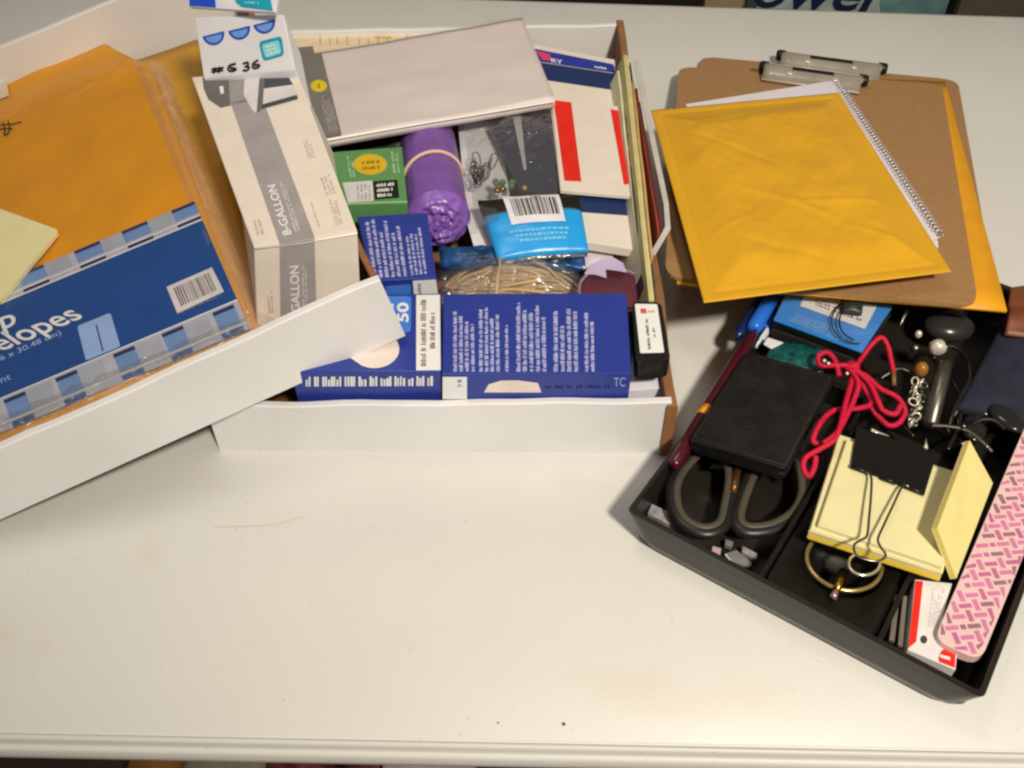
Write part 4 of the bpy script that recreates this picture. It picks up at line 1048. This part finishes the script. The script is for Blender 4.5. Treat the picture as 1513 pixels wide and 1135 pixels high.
tag(tube('thin_cable', spline(PZ([(1262, 440, .058), (1240, 452, .056), (1229, 470, .056), (1234, 492, .056), (1252, 505, .056), (1270, 508, .055)])), .0005, BLACK, None, 6), 'outer loop of thin black cable over the blue pin box', 'cable')
tag(tube('thin_cable', spline(PZ([(1268, 442, .058), (1248, 456, .057), (1240, 474, .057), (1246, 492, .057), (1262, 503, .056)])), .0006, BLACK, None, 6), 'inner loop of thin black cable over the blue pin box', 'cable')
o = sheet('dark_plug', PZ([(1243, 440, .058), (1276, 444, .058), (1274, 462, .058), (1246, 458, .058)]), 10, 8, lambda a, b: .003*math.sin(math.pi*a)*math.sin(math.pi*b), .003, M('plug_dark', (44, 48, 48), rough=.4, raw=True)); tag(o, 'small dark plug on the label of the blue pin box', 'plug')
o = sheet('teal_case', PZ([(1146, 500, .044), (1218, 515, .044), (1216, 552, .044), (1130, 530, .044)]), 12, 8, lambda a, b: .002*math.sin(math.pi*a)*math.sin(math.pi*b)+.0008*N(a, b, 9, 1), .006, M('teal_foil', (22, 82, 84), rough=.25, var=.7, scale=160, raw=True)); tag(o, 'shiny teal packet between the wallet and the blue pin box', 'packet')
bit('paper_label', 'tiny white striped label beside the teal packet', [(1134, 498), (1158, 506), (1140, 515), (1128, 508)], .0465, WPRINT, .001, 'label')

# red cord
RC = M('red_cord', (200, 16, 62), rough=.55, var=.2, scale=500, bump=.6, bscale=1200, raw=True)
t = thing('lanyard', 'tangled red cord lanyard lying beside the black wallet', 'cord', P(1260, 600, .03))
rr_ = .0017
for pts in ([(1320, 549, .040), (1316, 530, .046), (1311, 510, .050), (1302, 499, .053), (1289, 508, .052), (1275, 526, .048), (1262, 545, .050)],
            [(1240, 556, .054), (1233, 532, .056), (1221, 521, .056), (1209, 527, .055), (1213, 540, .054), (1235, 540, .056), (1258, 543, .055), (1275, 570, .052), (1287, 596, .050), (1264, 604, .052), (1232, 607, .053), (1212, 625, .055), (1201, 650, .054), (1209, 656, .052)],
            [(1262, 548, .057), (1257, 568, .058), (1249, 597, .059), (1241, 630, .059), (1232, 650, .058), (1210, 664, .057), (1190, 677, .055), (1187, 692, .053), (1195, 704, .052), (1203, 690, .054), (1205, 675, .055)],
            [(1256, 546, .060), (1268, 566, .060), (1262, 590, .058), (1252, 612, .058), (1236, 640, .058), (1216, 655, .057)],
            [(1262, 544, .058), (1284, 566, .056), (1296, 590, .055), (1304, 606, .053), (1322, 612, .050), (1330, 600, .050)],
            [(1260, 546, .050), (1280, 556, .051), (1300, 574, .050), (1325, 587, .049), (1337, 607, .047), (1329, 624, .046), (1314, 629, .046), (1299, 617, .046), (1288, 603, .048), (1283, 588, .047)]):
    sp_ = spline(PZ(pts), 26); tw = [r_*(1+.10*math.sin(i_*1.9)) for i_, r_ in enumerate([rr_]*len(sp_))]
    tube('strand', sp_, tw, RC, t, 8)
bm = bmesh.new(); bmesh.ops.create_icosphere(bm, subdivisions=2, radius=.0055)
for v in bm.verts: v.co *= 1+.25*N(v.co.x*300, v.co.y*300, 1, v.co.z*300)
bmesh.ops.translate(bm, verts=bm.verts, vec=P(1259, 545, .053)); obj('knot', bm, RC, t, True)
tube('cord_end', PZ([(1320, 548, .040), (1321, 570, .036)]), .0016, M('cord_tip', (120, 90, 50), rough=.4, raw=True), t, 8)
for x, y in ((1218, 533), (1224, 537), (1252, 552)):
    bm = bmesh.new(); bmesh.ops.create_icosphere(bm, subdivisions=1, radius=.0014); bmesh.ops.translate(bm, verts=bm.verts, vec=P(x, y, .058)); obj('crimp', bm, CHROME, t, True)

# metal tube and key bits
t = thing('metal_tube', 'brushed metal tube standing among keys in the tray', 'tube', P(1388, 580, .02))
a, b = P(1397, 536, .050), P(1374, 630, .038); L_ = (b-a).length
lathe('barrel', a, b, [(0, .002), (.001, .0046), (L_*.3, .0048), (L_*.98, .0048), (L_, .003)], M('dull_metal', (120, 116, 110), rough=.35, metal=.9, raw=True), t, 18)
a2, b2 = P(1384, 508, .05), P(1388, 522, .05); lathe('cap', a2, b2, [(0, .003), (.001, .0052), (.006, .0052), (.0075, .003)], CHROME, t, 16)
kc = thing('key_chain', 'tangle of small silver chain links beside the metal tube', 'chain', P(1355, 590, .03)); R = random.Random(9)
for i in range(22):
    x, y = 1358-i*.35+R.uniform(-7, 9), 560+i*3.2+R.uniform(-3, 3); c0 = P(x, y, .040+R.uniform(-.003, .006)); ax1 = Vector((R.gauss(0, 1), R.gauss(0, 1), R.gauss(0, 1))).normalized(); ax2 = ax1.orthogonal().normalized(); 
    tube('link', [c0+(ax1*math.cos(k)*1.3+ax2*math.sin(k))*.0022 for k in (2*math.pi*j/12 for j in range(12))], .0006, CHROME if i % 3 else STEEL, kc, 5, True)
for i, (x, y, s, m, lab) in enumerate(((1361, 546, .0045, M('amber', (150, 100, 40), rough=.25, raw=True), 'small amber bead beside the metal tube'), (1357, 494, .0024, CHROME, 'tiny silver ball, uppermost near the tray back'), (1352, 516, .0028, STEEL, 'small steel ball left of the tube cap'))):
    bm = bmesh.new(); bmesh.ops.create_uvsphere(bm, u_segments=14, v_segments=10, radius=s); bmesh.ops.scale(bm, verts=bm.verts, vec=(1, 1, 1.25)); bmesh.ops.translate(bm, verts=bm.verts, vec=P(x, y, .046)); tag(obj('bead', bm, m, None, True), lab, 'bead')
bm = bmesh.new(); bmesh.ops.create_uvsphere(bm, u_segments=24, v_segments=16, radius=.017); bmesh.ops.scale(bm, verts=bm.verts, vec=(1, .8, .5)); bmesh.ops.translate(bm, verts=bm.verts, vec=P(1402, 482, .036))
tag(obj('dark_dome', bm, M('dark_dome', (48, 46, 48), rough=.25, raw=True), None, True), 'dark rounded plastic dome under the clipboard edge in the tray', 'dome')

# navy pouch with brown trim
q = PZ([(1490, 462, .05), (1580, 440, .05), (1580, 640, .042), (1416, 600, .040)])
t = thing('glasses_pouch', 'navy cloth pouch with brown leather trim at the right tray wall', 'pouch', sum(q, Vector())/4-Vector((0, 0, .02)))
sheet('cloth', q, 30, 30, lambda a, b: .006*max(0, math.sin(math.pi*a))**.6*max(0, math.sin(math.pi*b))**.6+.0012*N(a, b, 5, 2), .012, M('navy_cloth', (30, 34, 54), rough=.85, var=.3, scale=90, bump=.4, bscale=900, raw=True), t)
sheet('leather_trim', PZ([(1492, 425, .056), (1560, 415, .056), (1560, 500, .056), (1487, 490, .056)]), 14, 14, lambda a, b: .003*math.sin(math.pi*b)+.0022*math.sin(b*11), .004, M('brown_leather', (112, 62, 40), rough=.45, var=.3, scale=60, raw=True), t)
# sunglasses
t = thing('sunglasses', 'black sunglasses folded between the notes and the navy pouch', 'sunglasses', P(1465, 620, .03))
for i, (x, y) in enumerate(((1487, 618), (1440, 632))):
    c0 = P(x, y, .043-.006*i); bm = bmesh.new(); bmesh.ops.create_uvsphere(bm, u_segments=20, v_segments=12, radius=.010); bmesh.ops.scale(bm, verts=bm.verts, vec=(.75, 1.25, .35))
    bmesh.ops.rotate(bm, verts=bm.verts, matrix=Matrix.Rotation(.5-.9*i, 3, 'Z')); bmesh.ops.translate(bm, verts=bm.verts, vec=c0); obj('lens', bm, M('lens_black', (34, 34, 36), rough=.18, raw=True), t, True)
tube('bridge', spline(PZ([(1435, 628, .046), (1452, 620, .05), (1470, 622, .05), (1484, 634, .046)]), 5), .0013, BLACK, t, 8)
tube('temple_arm', spline(PZ([(1376, 629, .046), (1400, 630, .047), (1428, 636, .047), (1450, 652, .045), (1466, 668, .042)]), 6), .0011, M('temple_olive', (70, 64, 50), rough=.3, raw=True), t, 8)
for x, y in ((1456, 612), (1424, 630), (1422, 656), (1458, 660), (1416, 682)):
    bm = bmesh.new(); bmesh.ops.create_icosphere(bm, subdivisions=1, radius=.0017); bmesh.ops.translate(bm, verts=bm.verts, vec=P(x, y, .05)); obj('screw', bm, STEEL, t, True)

# sticky notes with binder clip
np_ = Plane(P(1240, 643, .046), None, P(1197, 785, .050), P(1393, 852, .050))
NQ = [(1240, 643), (1424, 702), (1393, 846), (1197, 783)]
q = np_.Q(NQ)
t = thing('note_block', 'thick block of pale yellow notes held by the binder clip', 'notepad', sum(q, Vector())/4-np_.n*.014)
R = random.Random(6)
for i in range(11):
    j_ = Vector((R.uniform(-.0005, .0005), R.uniform(-.0005, .0005), 0)); slab('note_layer', [p+j_-np_.n*(.00075*i) for p in q], .0007, NOTE if i < 5 else NOTE2, t, -np_.n)
q2 = np_.Q([(1251, 650), (1424, 703), (1392, 838), (1208, 776)], .0026)
for i in range(2): slab('top_pad', [p-np_.n*(.0012*i) for p in q2], .00118, NOTE, t, -np_.n, .0001)
pr = Print(np_, t, .0029); pr.poly([(1251, 650), (1252.5, 650.5), (1209.5, 776.5), (1208, 776)], M('pad_line', (190, 172, 108)), 'edge_line'); pr.done()
# clip
cpn = Plane(np_.p+np_.n*.0034, np_.n)
t = thing('binder_clip', 'black binder clip with wire handles gripping the yellow notes', 'binder clip', np_.U(1315, 690, 0))
q = cpn.Q([(1266, 630), (1384, 672), (1366, 730), (1257, 688)], .001)
slab('jaw', q, .0009, M('clip_black', (20, 19, 19), rough=.35, raw=True), t, -np_.n)
bk = [q[0], q[1], q[1]-np_.n*.016+(q[1]-q[2])*.12, q[0]-np_.n*.016+(q[0]-q[3])*.12]
slab('spine', bk, .0009, MATS['clip_black'], t)
for (x0, y0), (x1, y1) in (((1257, 689), (1284, 699)), ((1302, 706), (1324, 714)), ((1338, 719), (1366, 730))):
    lathe('hinge_roll', cpn.U(x0, y0, .0014), cpn.U(x1, y1, .0014), [(0, .0012), ((cpn.U(x1, y1)-cpn.U(x0, y0)).length, .0012)], MATS['clip_black'], t, 10)
wire = [(1278, 696, .0016), (1287, 704, .003), (1287, 730, .005), (1284, 765, .006), (1281, 791, .0065), (1272, 798, .007), (1263, 804, .007), (1262, 813, .007), (1268, 822, .007), (1280, 827, .007), (1295, 829, .007), (1306, 825, .007), (1308, 818, .007), (1301, 808, .007), (1297, 797, .0065), (1304, 780, .006), (1318, 750, .005), (1334, 718, .003), (1345, 722, .0016)]
tube('wire_handle', spline([cpn.U(x, y, h) for x, y, h in wire], 5), .0007, STEEL, t, 8)
tube('wire_handle', [P(1277+23*math.cos(a_), 833+17*math.sin(a_), .041) for a_ in (2*math.pi*i/36 for i in range(36))], .0009, MATS['clip_steel'], t, 8, True)
# leaning pad
q = [P(1433, 651, .066), P(1467, 714, .046), P(1413, 855, .046), P(1385, 780, .066)]
t = thing('sticky_pad', 'thin yellow sticky pad leaning upright beside the clipped notes', 'notepad', sum(q, Vector())/4-Vector((0, 0, .02)))
pn = (q[1]-q[0]).cross(q[3]-q[0]).normalized(); pn = pn if pn.dot(CAM-q[0]) > 0 else -pn
for i in range(3): slab('note_layer', [p-pn*.0012*i for p in q], .00115, (M('note_lean', (226, 206, 128), rough=.65, var=.03), NOTE2, NOTE)[i], t, -pn)

# pink patterned case
pz = .040; PQ = [(1532, 590), (1606, 590), (1449, 977), (1380, 946)]
q = Z(pz).Q(PQ)
t = thing('pattern_case', 'slim pink case with woven magenta and taupe bars at the right tray wall', 'case', sum(q, Vector())/4-Vector((0, 0, .006)))
PK = M('case_pink', (226, 184, 170), rough=.35, var=.03)
slab('case', rounded(q, [.003, .003, .008, .008], 6), .006, PK, t, (0, 0, -1), .0008)
MG, MG2, TP = M('bar_magenta', (206, 118, 146)), M('bar_rose', (190, 100, 134)), M('bar_taupe', (150, 106, 108))
pr = Print(Z(pz), t, .0003); R = random.Random(17)
def UV(u, v): return (PQ[0][0]*(1-u)+PQ[1][0]*u)*(1-v)+(PQ[3][0]*(1-u)+PQ[2][0]*u)*v, (PQ[0][1]*(1-u)+PQ[1][1]*u)*(1-v)+(PQ[3][1]*(1-u)+PQ[2][1]*u)*v
q3 = [pr.pt(p) for p in PQ]; wid = (q3[1]-q3[0]).length; ln = (q3[3]-q3[0]).length; cell = .0060
eu = (q3[2]-q3[3]).normalized(); ev = (q3[0]-q3[3]).normalized(); o3 = q3[3]
ru = (eu*1.0+ev*.75).normalized(); rv_ = (ev*1.0-eu*.75).normalized()
for i in range(-2, 40):
    for j in range(-28, 28):
        m_ = R.choice((MG, MG, MG2, TP)); c0 = o3+ru*(i*cell)+rv_*(j*cell); h_ = (i+j) % 2
        if h_: a, b = cell*1.12, cell*.42
        elif R.random() < .75: a, b = cell*.42, cell*1.12
        else: a, b = cell*.45, cell*.45
        pts = [c0+ru*x+rv_*y for x, y in ((-a/2, -b/2), (a/2, -b/2), (a/2, b/2), (-a/2, b/2))]
        def solve(p):
            r_ = p-o3; ce = eu.dot(ev); da, db = r_.dot(eu), r_.dot(ev); return (da-ce*db)/(1-ce*ce), (db-ce*da)/(1-ce*ce)
        x, y = solve(c0); wm = lambda y: wid*(y/ln)+(q3[2]-q3[3]).length*(1-y/ln)
        ok = .0002 < x < wm(y)-.0002 and .0004 < y < ln-.001 and not (y < .005 and (x < .005 or x > wm(y)-.005))
        cl = []
        for p in pts:
            x, y = solve(p); y = min(max(y, .0006), ln-.0006); x = min(max(x, .0006), wm(y)-.0022); cl.append(o3+eu*x+ev*y)
        pts = cl
        if ok: bm = pr.one(m_, 'woven_bar'); bm.faces.new([bm.verts.new(p) for p in pts])
pr.done()

# card packet
cz = .036
q = Z(cz).Q([(1352, 856), (1407, 862), (1386, 932), (1392, 952), (1414, 968), (1412, 990), (1341, 960)])
t = thing('card_box', 'white and red card packet standing in the front right of the tray', 'card box', sum(q, Vector())/7-Vector((0, 0, .022)))
slab('packet', q, .022, M('card_white', (226, 214, 198), rough=.45), t, (0, 0, -1), .0004)
pr = Print(Z(cz), t)
pr.poly([(1353, 858), (1364, 859), (1354, 948), (1342, 958)], RED, 'red_edge')
pr.poly([(1387, 972), (1391, 962), (1400, 956), (1412, 966), (1411, 987), (1388, 978)], RED, 'red_corner'); pr.poly([(1389, 967), (1404, 971), (1404, 976), (1389, 971)], WPRINT, 'red_corner', .0003)
pr.ellipse((1365, 945), 5, 6, M('mark_dark', (70, 64, 62), raw=True), 'mark'); pr.words([(1378, 868), (1398, 868), (1386, 926), (1370, 926)], 4, M('card_faint', (208, 194, 180)), vertical=True, pitch=.05)
pr.done()
for i, (pts, lab) in enumerate((([(1322, 878), (1330, 880), (1322, 948), (1314, 944)], 'grey metal strip left of the card packet, outer of two'), ([(1334, 880), (1341, 880), (1334, 956), (1327, 952)], 'grey metal strip touching the card packet, inner of two'))):
    bit('metal_strip', lab, pts, .030+.002*i, M('strip_metal', (150, 142, 132), rough=.3, metal=.5, raw=True), .003, 'strip')

# loose cables, and pins added as small glints, deeper in the tray
def cable(label, pts, r=.0014, mat=None):
    tag(tube('black_cable', spline(PZ(pts), 8), r, mat or M('cable_black', (24, 23, 24), rough=.22, raw=True, spec=.7), None, 8), label, 'cable', 'loose black cables in the tray')
cable('glossy black cable curling from the red cord towards the metal tube', [(1300, 560, .034), (1330, 545, .040), (1352, 560, .038), (1342, 590, .036), (1330, 620, .034), (1350, 645, .032)])
cable('glossy black cable looping right of the metal tube', [(1400, 640, .036), (1412, 600, .042), (1432, 560, .044), (1425, 525, .042), (1400, 512, .040), (1378, 530, .036)])
cable('glossy black cable along the foot of the navy pouch', [(1405, 560, .034), (1420, 590, .036), (1416, 630, .036), (1400, 665, .034)])
R = random.Random(21)
for i, (x, y, lab) in enumerate(((1335, 470, 'tiny steel pin just under the clipboard edge in the tray'), (1368, 655, 'tiny steel pin behind the binder clip'), (1412, 610, 'tiny steel pin right of the metal tube'), (1300, 640, 'tiny steel pin between the red cord and the binder clip'))):
    a_ = R.uniform(0, 6.28); c0 = P(x, y, .036); d = Vector((math.cos(a_), math.sin(a_), .3)).normalized()*.006
    tag(tube('steel_pin', [c0-d, c0, c0+d], [.0003, .0006, .0014], CHROME, None, 7), lab, 'pin', 'loose steel pins')
